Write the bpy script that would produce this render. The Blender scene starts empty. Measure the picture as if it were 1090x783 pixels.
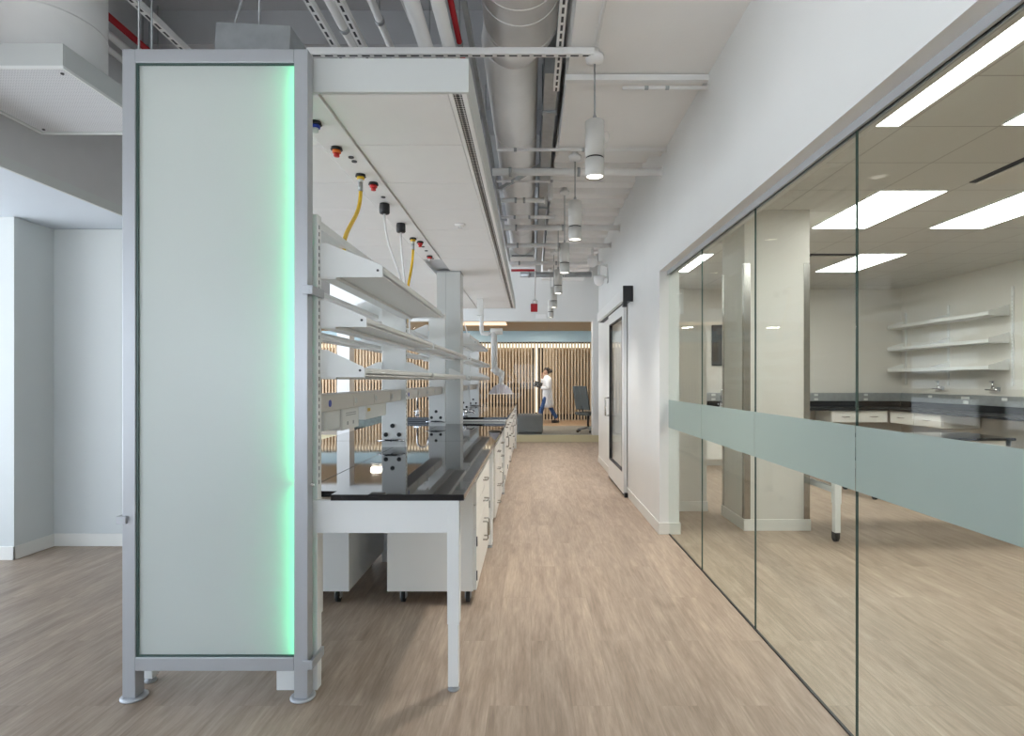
import bpy, bmesh, math, random
from mathutils import Vector, Matrix
random.seed(7)
SC = bpy.context.scene
COL = SC.collection
PI = math.pi
ORG = {}

# ------------------------------------------------------------------ materials
def mat(name, col=(.8, .8, .8), rough=.5, metal=0., spec=.5, coat=0., var=0., vscale=6., bump=0., bscale=80., ior=None):
    m = bpy.data.materials.new(name); m.use_nodes = True
    nt = m.node_tree; n = nt.nodes; l = nt.links
    b = n['Principled BSDF']
    b.inputs['Base Color'].default_value = (*col, 1)
    b.inputs['Roughness'].default_value = rough
    b.inputs['Metallic'].default_value = metal
    b.inputs['Specular IOR Level'].default_value = spec
    if ior: b.inputs['IOR'].default_value = ior
    b.inputs['Coat Weight'].default_value = coat
    tc = n.new('ShaderNodeTexCoord')
    if var:
        nz = n.new('ShaderNodeTexNoise'); nz.inputs['Scale'].default_value = vscale; nz.inputs['Detail'].default_value = 4
        l.new(tc.outputs['Object'], nz.inputs['Vector'])
        cr = n.new('ShaderNodeValToRGB')
        cr.color_ramp.elements[0].position = .3; cr.color_ramp.elements[1].position = .7
        cr.color_ramp.elements[0].color = (*[c * (1 - var) for c in col], 1)
        cr.color_ramp.elements[1].color = (*[min(1, c * (1 + var)) for c in col], 1)
        l.new(nz.outputs['Fac'], cr.inputs['Fac']); l.new(cr.outputs['Color'], b.inputs['Base Color'])
    if bump:
        nb = n.new('ShaderNodeTexNoise'); nb.inputs['Scale'].default_value = bscale
        l.new(tc.outputs['Object'], nb.inputs['Vector'])
        bp = n.new('ShaderNodeBump'); bp.inputs['Strength'].default_value = bump; bp.inputs['Distance'].default_value = .01
        l.new(nb.outputs['Fac'], bp.inputs['Height']); l.new(bp.outputs['Normal'], b.inputs['Normal'])
    return m

def emis(name, col, strength):
    m = bpy.data.materials.new(name); m.use_nodes = True
    nt = m.node_tree; nt.nodes.clear()
    o = nt.nodes.new('ShaderNodeOutputMaterial'); e = nt.nodes.new('ShaderNodeEmission')
    e.inputs['Color'].default_value = (*col, 1); e.inputs['Strength'].default_value = strength
    nt.links.new(e.outputs[0], o.inputs['Surface']); return m

def thin_glass(name, tint=(1, 1, 1), f0=.012, power=5., gain=.24, rough=0.):
    m = bpy.data.materials.new(name); m.use_nodes = True
    nt = m.node_tree; n = nt.nodes; l = nt.links; n.clear()
    o = n.new('ShaderNodeOutputMaterial'); t = n.new('ShaderNodeBsdfTransparent'); g = n.new('ShaderNodeBsdfGlossy')
    t.inputs['Color'].default_value = (*tint, 1); g.inputs['Roughness'].default_value = rough
    lw = n.new('ShaderNodeLayerWeight'); lw.inputs['Blend'].default_value = .5
    p = n.new('ShaderNodeMath'); p.operation = 'POWER'; p.inputs[1].default_value = power
    a = n.new('ShaderNodeMath'); a.operation = 'MULTIPLY_ADD'; a.inputs[1].default_value = gain; a.inputs[2].default_value = f0
    mx = n.new('ShaderNodeMixShader')
    l.new(lw.outputs['Facing'], p.inputs[0]); l.new(p.outputs[0], a.inputs[0]); l.new(a.outputs[0], mx.inputs['Fac'])
    l.new(t.outputs[0], mx.inputs[1]); l.new(g.outputs[0], mx.inputs[2]); l.new(mx.outputs[0], o.inputs['Surface'])
    return m

def frosted(name, dcol, tcol, fac, clear=0., gloss=.06, rough=.25):
    m = bpy.data.materials.new(name); m.use_nodes = True
    nt = m.node_tree; n = nt.nodes; l = nt.links; n.clear()
    o = n.new('ShaderNodeOutputMaterial')
    d = n.new('ShaderNodeBsdfDiffuse'); d.inputs['Color'].default_value = (*dcol, 1)
    t = n.new('ShaderNodeBsdfTranslucent'); t.inputs['Color'].default_value = (*tcol, 1)
    m1 = n.new('ShaderNodeMixShader'); m1.inputs['Fac'].default_value = fac
    l.new(d.outputs[0], m1.inputs[1]); l.new(t.outputs[0], m1.inputs[2])
    tr = n.new('ShaderNodeBsdfTransparent')
    m2 = n.new('ShaderNodeMixShader'); m2.inputs['Fac'].default_value = clear
    l.new(m1.outputs[0], m2.inputs[1]); l.new(tr.outputs[0], m2.inputs[2])
    g = n.new('ShaderNodeBsdfGlossy'); g.inputs['Roughness'].default_value = rough
    m3 = n.new('ShaderNodeMixShader'); m3.inputs['Fac'].default_value = gloss
    l.new(m2.outputs[0], m3.inputs[1]); l.new(g.outputs[0], m3.inputs[2]); l.new(m3.outputs[0], o.inputs['Surface'])
    return m

def floor_mat():
    m = bpy.data.materials.new('oak_plank_floor'); m.use_nodes = True
    nt = m.node_tree; n = nt.nodes; l = nt.links; b = n['Principled BSDF']
    tc = n.new('ShaderNodeTexCoord')
    mp = n.new('ShaderNodeMapping'); mp.inputs['Rotation'].default_value = (0, 0, PI / 2)
    l.new(tc.outputs['Object'], mp.inputs['Vector'])
    br = n.new('ShaderNodeTexBrick'); br.inputs['Scale'].default_value = 1
    br.inputs['Brick Width'].default_value = 1.22; br.inputs['Row Height'].default_value = .184
    br.inputs['Mortar Size'].default_value = .0012; br.inputs['Mortar Smooth'].default_value = .3
    br.inputs['Color1'].default_value = (0, 0, 0, 1); br.inputs['Color2'].default_value = (1, 1, 1, 1); br.inputs['Mortar'].default_value = (.5, .5, .5, 1)
    l.new(mp.outputs[0], br.inputs['Vector'])
    # long grain along the planks, shifted from plank to plank
    sep = n.new('ShaderNodeSeparateColor'); l.new(br.outputs['Color'], sep.inputs[0])
    off = n.new('ShaderNodeVectorMath'); off.operation = 'MULTIPLY_ADD'
    cmb = n.new('ShaderNodeCombineXYZ'); l.new(sep.outputs[0], cmb.inputs[0]); l.new(sep.outputs[0], cmb.inputs[1]); l.new(sep.outputs[0], cmb.inputs[2])
    off.inputs[1].default_value = (7, 13, 5); l.new(cmb.outputs[0], off.inputs[0]); l.new(tc.outputs['Object'], off.inputs[2])
    g1m = n.new('ShaderNodeMapping'); g1m.inputs['Scale'].default_value = (9, 1.3, 1); l.new(off.outputs[0], g1m.inputs['Vector'])
    g1 = n.new('ShaderNodeTexNoise'); g1.inputs['Scale'].default_value = 1.3; g1.inputs['Detail'].default_value = 6; g1.inputs['Roughness'].default_value = .62; g1.inputs['Distortion'].default_value = .8
    l.new(g1m.outputs[0], g1.inputs['Vector'])
    g2m = n.new('ShaderNodeMapping'); g2m.inputs['Scale'].default_value = (70, 5, 1); l.new(off.outputs[0], g2m.inputs['Vector'])
    g2 = n.new('ShaderNodeTexNoise'); g2.inputs['Scale'].default_value = 1; g2.inputs['Detail'].default_value = 5; g2.inputs['Roughness'].default_value = .7
    l.new(g2m.outputs[0], g2.inputs['Vector'])
    r1 = n.new('ShaderNodeValToRGB'); e = r1.color_ramp.elements
    e[0].position = .28; e[0].color = (.285, .212, .160, 1); e[1].position = .72; e[1].color = (.445, .350, .272, 1)
    l.new(g1.outputs['Fac'], r1.inputs['Fac'])
    r2 = n.new('ShaderNodeValToRGB'); e = r2.color_ramp.elements
    e[0].position = .35; e[0].color = (.80, .79, .78, 1); e[1].position = .65; e[1].color = (1.08, 1.08, 1.08, 1)
    l.new(g2.outputs['Fac'], r2.inputs['Fac'])
    mx = n.new('ShaderNodeMix'); mx.data_type = 'RGBA'; mx.blend_type = 'MULTIPLY'; mx.inputs[0].default_value = 1
    l.new(r1.outputs[0], mx.inputs[6]); l.new(r2.outputs[0], mx.inputs[7])
    r3 = n.new('ShaderNodeMapRange'); r3.inputs['To Min'].default_value = .93; r3.inputs['To Max'].default_value = 1.06
    l.new(sep.outputs[0], r3.inputs['Value'])
    mx2 = n.new('ShaderNodeMix'); mx2.data_type = 'RGBA'; mx2.blend_type = 'MULTIPLY'; mx2.inputs[0].default_value = 1
    l.new(mx.outputs[2], mx2.inputs[6]); l.new(r3.outputs[0], mx2.inputs[7])
    mm = n.new('ShaderNodeMapRange'); mm.inputs['To Min'].default_value = 1; mm.inputs['To Max'].default_value = .86; l.new(br.outputs['Fac'], mm.inputs['Value'])
    mx3 = n.new('ShaderNodeMix'); mx3.data_type = 'RGBA'; mx3.blend_type = 'MULTIPLY'; mx3.inputs[0].default_value = 1
    l.new(mx2.outputs[2], mx3.inputs[6]); l.new(mm.outputs[0], mx3.inputs[7])
    l.new(mx3.outputs[2], b.inputs['Base Color'])
    b.inputs['Roughness'].default_value = .42; b.inputs['Specular IOR Level'].default_value = .35
    bp = n.new('ShaderNodeBump'); bp.inputs['Strength'].default_value = .05; l.new(g2.outputs['Fac'], bp.inputs['Height']); l.new(bp.outputs[0], b.inputs['Normal'])
    return m

def tile_mat(name, col, line, w, h, loc, size=.006):
    m = bpy.data.materials.new(name); m.use_nodes = True
    nt = m.node_tree; n = nt.nodes; l = nt.links; b = n['Principled BSDF']
    tc = n.new('ShaderNodeTexCoord'); mp = n.new('ShaderNodeMapping'); mp.inputs['Location'].default_value = loc
    l.new(tc.outputs['Object'], mp.inputs['Vector'])
    br = n.new('ShaderNodeTexBrick'); br.offset = 0; br.inputs['Scale'].default_value = 1
    br.inputs['Brick Width'].default_value = w; br.inputs['Row Height'].default_value = h; br.inputs['Mortar Size'].default_value = size; br.inputs['Mortar Smooth'].default_value = .1
    br.inputs['Color1'].default_value = (*col, 1); br.inputs['Color2'].default_value = (*[c * .97 for c in col], 1); br.inputs['Mortar'].default_value = (*line, 1)
    l.new(mp.outputs[0], br.inputs['Vector']); l.new(br.outputs['Color'], b.inputs['Base Color'])
    b.inputs['Roughness'].default_value = .8
    nb = n.new('ShaderNodeTexNoise'); nb.inputs['Scale'].default_value = 260; l.new(tc.outputs['Object'], nb.inputs['Vector'])
    bp = n.new('ShaderNodeBump'); bp.inputs['Strength'].default_value = .15; bp.inputs['Distance'].default_value = .004
    l.new(nb.outputs['Fac'], bp.inputs['Height']); l.new(bp.outputs[0], b.inputs['Normal'])
    return m

def wood_mat(name, c0, c1):
    m = bpy.data.materials.new(name); m.use_nodes = True
    nt = m.node_tree; n = nt.nodes; l = nt.links; b = n['Principled BSDF']
    tc = n.new('ShaderNodeTexCoord'); mp = n.new('ShaderNodeMapping'); mp.inputs['Scale'].default_value = (14, 14, 1.2)
    l.new(tc.outputs['Object'], mp.inputs['Vector'])
    nz = n.new('ShaderNodeTexNoise'); nz.inputs['Scale'].default_value = 1.5; nz.inputs['Detail'].default_value = 5; l.new(mp.outputs[0], nz.inputs['Vector'])
    r = n.new('ShaderNodeValToRGB'); e = r.color_ramp.elements; e[0].position = .3; e[1].position = .7
    e[0].color = (*c0, 1); e[1].color = (*c1, 1); l.new(nz.outputs['Fac'], r.inputs['Fac']); l.new(r.outputs[0], b.inputs['Base Color'])
    b.inputs['Roughness'].default_value = .5
    return m

def perf_mat(name, col, hole, pitch, thr=.34):
    """painted sheet with a grid of small punched holes"""
    m = mat(name, col, .45)
    nt = m.node_tree; n = nt.nodes; l = nt.links; b = n['Principled BSDF']
    tc = n.new('ShaderNodeTexCoord'); mp = n.new('ShaderNodeMapping'); mp.inputs['Scale'].default_value = (1 / pitch,) * 3
    l.new(tc.outputs['Object'], mp.inputs['Vector'])
    fr = n.new('ShaderNodeVectorMath'); fr.operation = 'FRACTION'; l.new(mp.outputs[0], fr.inputs[0])
    sx = n.new('ShaderNodeSeparateXYZ'); l.new(fr.outputs[0], sx.inputs[0])
    cx = n.new('ShaderNodeCombineXYZ'); l.new(sx.outputs[0], cx.inputs[0]); l.new(sx.outputs[1], cx.inputs[1])
    ds = n.new('ShaderNodeVectorMath'); ds.operation = 'DISTANCE'; ds.inputs[1].default_value = (.5, .5, 0); l.new(cx.outputs[0], ds.inputs[0])
    lt = n.new('ShaderNodeMath'); lt.operation = 'LESS_THAN'; lt.inputs[1].default_value = thr; l.new(ds.outputs['Value'], lt.inputs[0])
    mx = n.new('ShaderNodeMix'); mx.data_type = 'RGBA'; mx.inputs[6].default_value = (*col, 1); mx.inputs[7].default_value = (*hole, 1)
    l.new(lt.outputs[0], mx.inputs[0]); l.new(mx.outputs[2], b.inputs['Base Color'])
    return m

M = dict(
    wall=mat('wall_paint', (.76, .768, .755), .42, var=.015, vscale=2, bump=.03, bscale=300),
    walldim=mat('dimmed_wall_paint', (.585, .61, .605), .5, var=.01, vscale=2),  # wall white darkened and cooled in the colour to imitate dimmer daylight
    ceilblued=mat('daylight_blued_ceiling', (.66, .72, .79), .6, var=.01, vscale=2),  # white ceiling with the bluish daylight tint put into its colour
    wallroom=mat('wall_paint_room', (.69, .665, .615), .55, var=.015, vscale=2),
    basebd=mat('baseboard_vinyl', (.74, .73, .69), .45),
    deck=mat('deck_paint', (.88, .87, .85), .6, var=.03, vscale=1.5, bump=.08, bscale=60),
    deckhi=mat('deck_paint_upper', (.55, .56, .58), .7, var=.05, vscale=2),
    bulk=mat('bulkhead_shade_grey', (.60, .595, .60), .6, var=.02),  # grey put into the paint for the shadow on the bulkhead face
    pipe=mat('pipe_paint', (.82, .815, .80), .45, var=.02),
    shade=mat('lamp_shade_paint', (.60, .59, .56), .45),
    duct=mat('duct_paint', (.86, .855, .84), .42, var=.03, vscale=5),
    dark=mat('dark_steel', (.05, .05, .055), .6),  # near-black colour for slots, hinges, screws and plinth
    galv=mat('galvanised_steel', (.40, .42, .43), .4, .6, var=.08, vscale=14),
    red=mat('red_pipe_paint', (.45, .01, .02), .4),
    white=mat('white_enamel', (.80, .81, .80), .35, var=.01),
    cab=mat('cabinet_enamel', (.78, .765, .72), .35, var=.01),
    rail=mat('raceway_enamel', (.66, .63, .59), .4),
    panel=mat('ceiling_panel_paint', (.90, .90, .895), .55, var=.01),
    fascia=mat('fascia_paint', (.60, .62, .61), .5),
    silver=mat('silver_frame', (.46, .475, .50), .36, .35, var=.02),
    steel=mat('brushed_steel', (.42, .41, .385), .24, 1.0, var=.05, vscale=30),
    chrome=mat('chrome', (.8, .8, .82), .08, 1.0),
    epoxy=mat('black_epoxy', (.012, .012, .014), .035, spec=.5, ior=1.47),
    epoxym=mat('black_epoxy_satin', (.010, .010, .011), .4, spec=.2),
    black=mat('black_plastic', (.015, .015, .017), .45),
    rubber=mat('black_rubber', (.02, .02, .02), .7),
    grey=mat('grey_plastic', (.34, .35, .36), .5),
    blue=mat('blue_plastic', (.03, .06, .42), .4),
    orange=mat('orange_plastic', (.75, .16, .02), .4),
    redp=mat('red_plastic', (.6, .03, .03), .4),
    yellow=mat('yellow_plastic', (.78, .50, .03), .4),
    cord=mat('white_cord', (.8, .8, .8), .5),
    frost=frosted('frosted_glass', (.80, .83, .81), (.92, .95, .93), .5, 0., .05, .3),
    backpan=frosted('frosted_back_sheet', (.85, .88, .86), (.92, .95, .93), .55),
    film=frosted('frosted_film', (.50, .58, .55), (.50, .58, .55), .5, .12, .05, .3),
    glass=thin_glass('clear_glass', (.935, .965, .945)),
    glassd=thin_glass('clear_glass_far', (.97, .985, .985), .012, 5, .5),
    glassedge=mat('glass_edge', (.06, .10, .09), .2),
    hood=frosted('hazy_acrylic', (.82, .80, .86), (.85, .83, .88), .4, .55, .15, .08),
    led=emis('green_led', (.05, 1.0, .42), 8.),
    lens=emis('lamp_lens', (1., .93, .82), 6.),
    troffer=emis('troffer_lens', (1., .985, .965), 14.),
    warm=emis('warm_ceiling_light', (1., .66, .40), 1.7),
    strip=emis('warm_strip', (1., .84, .62), 1.5),
    floor=floor_mat(),
    tile=tile_mat('acoustic_tile', (.68, .675, .645), (.46, .455, .43), .6125, .5925, (-3.0, -4.74, 0)),
    perf=perf_mat('perforated_sheet', (.76, .77, .79), (.52, .53, .56), .014, .3),
    slot=perf_mat('slotted_grille', (.62, .62, .62), (.02, .02, .02), .022, .44),
    slat=wood_mat('oak_slats', (.50, .39, .27), (.66, .54, .40)),
    back=wood_mat('oak_panel', (.46, .36, .25), (.58, .47, .34)),
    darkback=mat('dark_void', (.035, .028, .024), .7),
    lobbyceil=mat('lobby_ceiling', (.34, .25, .15), .6, var=.06),
    bluebeam=mat('pale_blue_beam', (.40, .56, .66), .5, var=.02),
    carpet=mat('grey_carpet', (.30, .29, .26), .95, var=.2, vscale=30),
    lobbyfloor=wood_mat('lobby_floor', (.34, .22, .13), (.48, .33, .21)),
    nosing=mat('pale_step_edge', (.62, .56, .36), .5),
    fabric=mat('grey_fabric', (.19, .19, .185), .9, bump=.3, bscale=400, var=.06),
    sofa=mat('green_grey_fabric', (.18, .21, .20), .9, var=.15, vscale=12),
    mesh=mat('grey_mesh_fabric', (.10, .105, .10), .8),
    tv=mat('dark_screen', (.045, .042, .038), .25),
    label=mat('paper_label', (.8, .8, .78), .6),
    skin=mat('skin', (.55, .33, .24), .5),
    hair=mat('dark_hair', (.02, .014, .01), .5),
    coat=mat('white_lab_coat', (.78, .80, .84), .8),
    jeans=mat('blue_jeans', (.03, .08, .22), .85, var=.15, vscale=20),
    shoe=mat('dark_shoe', (.03, .02, .018), .5),
)

# ------------------------------------------------------------------ mesh builder
class MB:
    def __init__(s): s.bm = bmesh.new()
    def box(s, x0, x1, y0, y1, z0, z1):
        v = [s.bm.verts.new((x, y, z)) for x in (x0, x1) for y in (y0, y1) for z in (z0, z1)]
        for f in ((0, 1, 3, 2), (4, 6, 7, 5), (0, 4, 5, 1), (2, 3, 7, 6), (0, 2, 6, 4), (1, 5, 7, 3)):
            s.bm.faces.new([v[i] for i in f])
        return s
    def prism(s, poly, axis, a, b):
        """poly: 2D points; axis 'x' -> (y,z), 'y' -> (x,z), 'z' -> (x,y); extruded from a to b"""
        def P(p, t): return {'x': (t, p[0], p[1]), 'y': (p[0], t, p[1]), 'z': (p[0], p[1], t)}[axis]
        A = [s.bm.verts.new(P(p, a)) for p in poly]; B = [s.bm.verts.new(P(p, b)) for p in poly]
        k = len(poly); s.bm.faces.new(A); s.bm.faces.new(B[::-1])
        for i in range(k): s.bm.faces.new([A[i], B[i], B[(i + 1) % k], A[(i + 1) % k]])
        return s
    def tube(s, pts, r, seg=12, caps=True):
        pts = [Vector(p) for p in pts]; n = len(pts)
        rad = r if isinstance(r, (list, tuple)) else [r] * n
        rings = []; up = None
        for i, p in enumerate(pts):
            d = (pts[min(i + 1, n - 1)] - pts[max(i - 1, 0)]).normalized()
            if up is None or abs(up.dot(d)) > .98:
                up = Vector((0, 0, 1)) if abs(d.z) < .9 else Vector((1, 0, 0))
            u = d.cross(up).normalized(); w = u.cross(d).normalized(); up = w
            rings.append([s.bm.verts.new(p + (u * math.cos(t) + w * math.sin(t)) * rad[i]) for t in [2 * PI * k / seg for k in range(seg)]])
        for a, b in zip(rings, rings[1:]):
            for k in range(seg):
                f = s.bm.faces.new([a[k], a[(k + 1) % seg], b[(k + 1) % seg], b[k]]); f.smooth = seg > 6
        if caps:
            s.bm.faces.new(rings[0][::-1]); s.bm.faces.new(rings[-1])
        return s
    def cyl(s, a, b, r, seg=20): return s.tube([a, b], r, seg)
    def lathe(s, prof, c, seg=24, axis='z'):
        """prof: (r, h) pairs, turned about an axis through c"""
        rings = []
        for r, h in prof:
            ring = []
            for k in range(seg):
                t = 2 * PI * k / seg; x, y = r * math.cos(t), r * math.sin(t)
                o = {'z': (x, y, h), 'y': (x, h, y), 'x': (h, x, y)}[axis]
                ring.append(s.bm.verts.new((c[0] + o[0], c[1] + o[1], c[2] + o[2])))
            rings.append(ring)
        for a, b in zip(rings, rings[1:]):
            for k in range(seg):
                f = s.bm.faces.new([a[k], a[(k + 1) % seg], b[(k + 1) % seg], b[k]]); f.smooth = True
        if prof[0][0] > 1e-4: s.bm.faces.new(rings[0][::-1])
        if prof[-1][0] > 1e-4: s.bm.faces.new(rings[-1])
        return s
    def ball(s, c, rx, ry=None, rz=None, seg=16):
        ry = ry or rx; rz = rz or rx
        r = bmesh.ops.create_uvsphere(s.bm, u_segments=seg, v_segments=max(6, seg // 2), radius=1)
        for v in r['verts']: v.co = Vector((c[0] + v.co.x * rx, c[1] + v.co.y * ry, c[2] + v.co.z * rz))
        for f in {f for v in r['verts'] for f in v.link_faces}: f.smooth = True
        return s
    def loft(s, rings, smooth=True, caps=True):
        R = [[s.bm.verts.new(p) for p in ring] for ring in rings]; k = len(R[0])
        for a, b in zip(R, R[1:]):
            for i in range(k):
                f = s.bm.faces.new([a[i], a[(i + 1) % k], b[(i + 1) % k], b[i]]); f.smooth = smooth
        if caps: s.bm.faces.new(R[0][::-1]); s.bm.faces.new(R[-1])
        return s
    def rot(s, ang, axis, c):
        bmesh.ops.rotate(s.bm, verts=s.bm.verts, cent=Vector(c), matrix=Matrix.Rotation(ang, 3, axis)); return s

def _finish(name, mb, material, org, bevel):
    bm = mb.bm
    bmesh.ops.recalc_face_normals(bm, faces=bm.faces)
    for v in bm.verts: v.co -= Vector(org)
    me = bpy.data.meshes.new(name); bm.to_mesh(me); bm.free()
    if material: me.materials.append(material)
    o = bpy.data.objects.new(name, me); COL.objects.link(o)
    if bevel:
        md = o.modifiers.new('edge', 'BEVEL'); md.width = bevel; md.segments = 2; md.limit_method = 'ANGLE'; md.angle_limit = .7
    ORG[o] = Vector(org)
    return o

def tag(o, label=None, cat=None, group=None, kind=None):
    if label: o['label'] = label
    if cat: o['category'] = cat
    if group: o['group'] = group
    if kind: o['kind'] = kind
    return o

def thing(name, loc, label, cat, group=None, kind=None):
    o = bpy.data.objects.new(name, None); COL.objects.link(o); o.location = loc; o.empty_display_size = .1
    ORG[o] = Vector(loc)
    return tag(o, label, cat, group, kind)

def part(name, mb, material, parent, bevel=0, label=None):
    o = _finish(name, mb, material, ORG[parent], bevel)
    o.parent = parent
    if label: o['label'] = label
    return o

def single(name, mb, material, label, cat, group=None, kind=None, bevel=0, org=None):
    if org is None:
        c = [v.co for v in mb.bm.verts]
        org = (sum(p.x for p in c) / len(c), sum(p.y for p in c) / len(c), min(p.z for p in c))
    o = _finish(name, mb, material, org, bevel); o.location = org
    return tag(o, label, cat, group, kind)

def dup(root, delta, label=None, group=None):
    def cp(o, parent):
        c = o.copy(); COL.objects.link(c)
        if parent: c.parent = parent
        for ch in list(o.children): cp(ch, c)
        ORG[c] = ORG.get(o, Vector()) + Vector(delta)
        return c
    r = cp(root, None); r.location = root.location + Vector(delta)
    if label: r['label'] = label
    if group: r['group'] = group
    return r

def S(name, mb, m, label, cat, bevel=0): return single(name, mb, m, label, cat, kind='structure', bevel=bevel, org=(0, 0, 0))

def bez(a, b, c, d, n=16):
    a, b, c, d = map(Vector, (a, b, c, d)); out = []
    for i in range(n + 1):
        t = i / n; u = 1 - t
        out.append(a * u**3 + b * 3 * u * u * t + c * 3 * u * t * t + d * t**3)
    return out
# ------------------------------------------------------------------ camera: level, eye height 1.43 m, lens shifted a little
F = 590.; CZ = 1.43
cam = bpy.data.cameras.new('camera'); co = bpy.data.objects.new('camera', cam); COL.objects.link(co)
co.location = (0, 0, CZ); co.rotation_euler = (PI / 2, 0, 0)
cam.sensor_width = 36; cam.lens = 36 * F / 1090; cam.shift_x = -20 / 1090; cam.shift_y = 13.5 / 1090
cam.clip_start = .05; SC.camera = co

# ------------------------------------------------------------------ the setting
DK = 4.5                                                   # upper deck
S('floor', MB().box(-6.3, 6.8, -3.1, 12.95, -.1, 0), M['floor'], 'wide pale oak plank floor of the laboratory corridor', 'floor')
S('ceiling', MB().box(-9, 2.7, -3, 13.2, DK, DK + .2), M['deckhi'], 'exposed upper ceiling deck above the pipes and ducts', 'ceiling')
# the smooth white slab over the corridor, then a ribbed deck beyond it
S('ceiling_slab', MB().box(.25, 1.2, -3, 5.12, 3.5, DK), M['deck'], 'smooth white ceiling slab above the first hanging lamp', 'ceiling')
rb = MB().box(.25, 1.2, 5.12, 13., 3.78, DK)
for k in range(20): rb.prism([(5.2 + k * .38, 3.78), (5.24 + k * .38, 3.71), (5.42 + k * .38, 3.71), (5.46 + k * .38, 3.78)], 'x', .25, 1.2)
S('ceiling_ribs', rb, M['deck'], 'ribbed white ceiling deck beyond the smooth slab', 'ceiling')
bb = MB()
for y in (1.2, 2.9, 4.6, 6.3, 8., 9.7, 11.4): bb.box(-8, .25, y, y + .22, DK - .28, DK)
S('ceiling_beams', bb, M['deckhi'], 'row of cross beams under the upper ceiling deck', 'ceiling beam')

# right wall of the corridor with the long glazed opening (y 0.2 .. 5.17, up to z 2.45)
w = MB()
w.box(1.2, 1.385, -3, .2, 0, DK)
w.box(1.2, 1.385, .2, 5.17, 2.45, DK)
w.box(1.2, 1.385, 5.17, 7.0, 0, DK)
w.box(1.2, 1.385, 7.0, 8.1, 2.3, DK)
w.box(1.2, 1.385, 8.1, 9.8, 0, DK)
S('wall_right', w, M['wall'], 'smooth white wall along the right side of the corridor', 'wall')
b = MB()
def skirt(mb, x0, x1, y0, y1, h=.108):
    mb.box(x0, x1, y0, y1, 0, h)
skirt(b, 1.19, 1.2, 5.16, 6.98); skirt(b, 1.19, 1.395, 5.155, 5.17); skirt(b, 1.385, 1.395, 5.17, 6.06); skirt(b, 1.19, 1.2, 8.12, 9.8); skirt(b, 1.19, 1.385, 9.8, 9.81)
S('baseboard_right', b, M['basebd'], 'off-white vinyl baseboard along the right corridor wall', 'baseboard', .003)
# header channel of the glazing
S('trim_1', MB().box(1.27, 1.282, .2, 5.17, 2.414, 2.45).box(1.298, 1.31, .2, 5.17, 2.414, 2.45), M['silver'], 'slim aluminium channel along the top of the glass partition', 'trim')
S('trim_2', MB().box(1.282, 1.298, .2, 5.165, 2.421, 2.45).box(1.284, 1.296, .2, 5.165, 0, .008), M['black'], 'black gasket strips at the head and foot of the glass partition', 'trim')
# panes with their frosted band
js = [5.165, 4.17, 3.18, 2.19, 1.2, .21]
names = ['far narrow-looking pane of the glass partition beside the white jamb', 'glass pane with frosted band second from the far jamb', 'glass pane with frosted band in front of the room column',
         'large near glass pane with frosted band at the right of the photo', 'glass pane nearest the camera, mostly outside the view']
for i in range(5):
    y1, y0 = js[i] - .003, js[i + 1] + .003
    r = thing('window_%d' % (i + 1), (1.29, (y0 + y1) / 2, 0), names[i], 'glass pane', 'panes of the glass partition', 'structure')
    part('pane', MB().box(1.284, 1.296, y0, y1, .008, 2.42), M['glass'], r)
    part('frosted_band', MB().box(1.2825, 1.2838, y0, y1, .995, 1.252), M['film'], r)
    part('pane_edge', MB().box(1.285, 1.295, y0 - .0028, y0 - .0002, .008, 2.42), M['glassedge'], r)

# left: stub wall, return face, lower ceiling, bulkhead
w = MB().box(-4.13, -3.3, 4.8, 5.1, 0, 2.74).box(-7, -4.13, 4.43, 5.1, 0, 2.74)
S('wall_left', w, M['walldim'], 'pale stub wall with a set-forward pier at the left', 'wall')
b = MB(); b.box(-4.13, -3.3, 4.788, 4.8, 0, .108); b.box(-4.13, -4.118, 4.418, 4.8, 0, .108); b.box(-7, -4.118, 4.418, 4.43, 0, .108)
S('baseboard_left', b, M['basebd'], 'off-white baseboard around the stub wall at the left', 'baseboard', .003)
S('ceiling_left', MB().box(-8, -3.27, -3, 9.0, 2.743, 2.80), M['ceilblued'], 'lower smooth white ceiling over the left bay', 'ceiling')
S('trim_3', MB().box(-3.27, -3.25, -3, 9.0, 2.743, 2.815), M['fascia'], 'pale edge trim along the bottom of the shadow-greyed bulkhead', 'trim')
S('wall_bulkhead', MB().box(-3.29, -3.262, -3, 9.0, 2.815, DK), M['bulk'], 'plain bulkhead above the lower left ceiling, greyed to stand for its shadow', 'wall')

# far end wall above the lobby opening, jambs, step
S('wall_far', MB().box(-9, 1.2, 12.95, 13.15, 2.82, DK).box(1.2, 2.6, 12.95, 13.15, 2.82, DK), M['wall'], 'plain pale bulkhead wall above the opening to the lobby', 'wall')
S('wall_far_pier', MB().box(1.45, 1.8, 12.95, 13.3, 0, 2.82).box(1.385, 2.6, 9.8, 9.9, 0, DK), M['wall'], 'pale pier at the right edge of the lobby opening', 'wall')
S('wall_left_pier', MB().box(-4.46, -4.17, 12.75, 13.1, 0, 2.82), M['wall'], 'slim pale pier beside the lobby glass, seen through the shelves', 'wall')
S('trim_4', MB().box(-9, 2.6, 12.93, 13.02, 0, .158), M['nosing'], 'pale yellow step edge in front of the lobby', 'step')
S('wall_back', MB().box(-9, 1.2, -3.1, -3.0, 2.3, DK).box(-9, 1.2, -3.1, -3.0, 0, 1.0).box(.4, 1.2, -3.1, -3., 1.0, 2.3).box(-9, -4.5, -3.1, -3., 1.0, 2.3).box(-2.2, -1.8, -3.1, -3., 1.0, 2.3), M['wall'], 'unseen white wall added behind the camera, openings shaped for frontal light', 'wall')  # added out of view to cut light from behind; openings let some back
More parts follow.
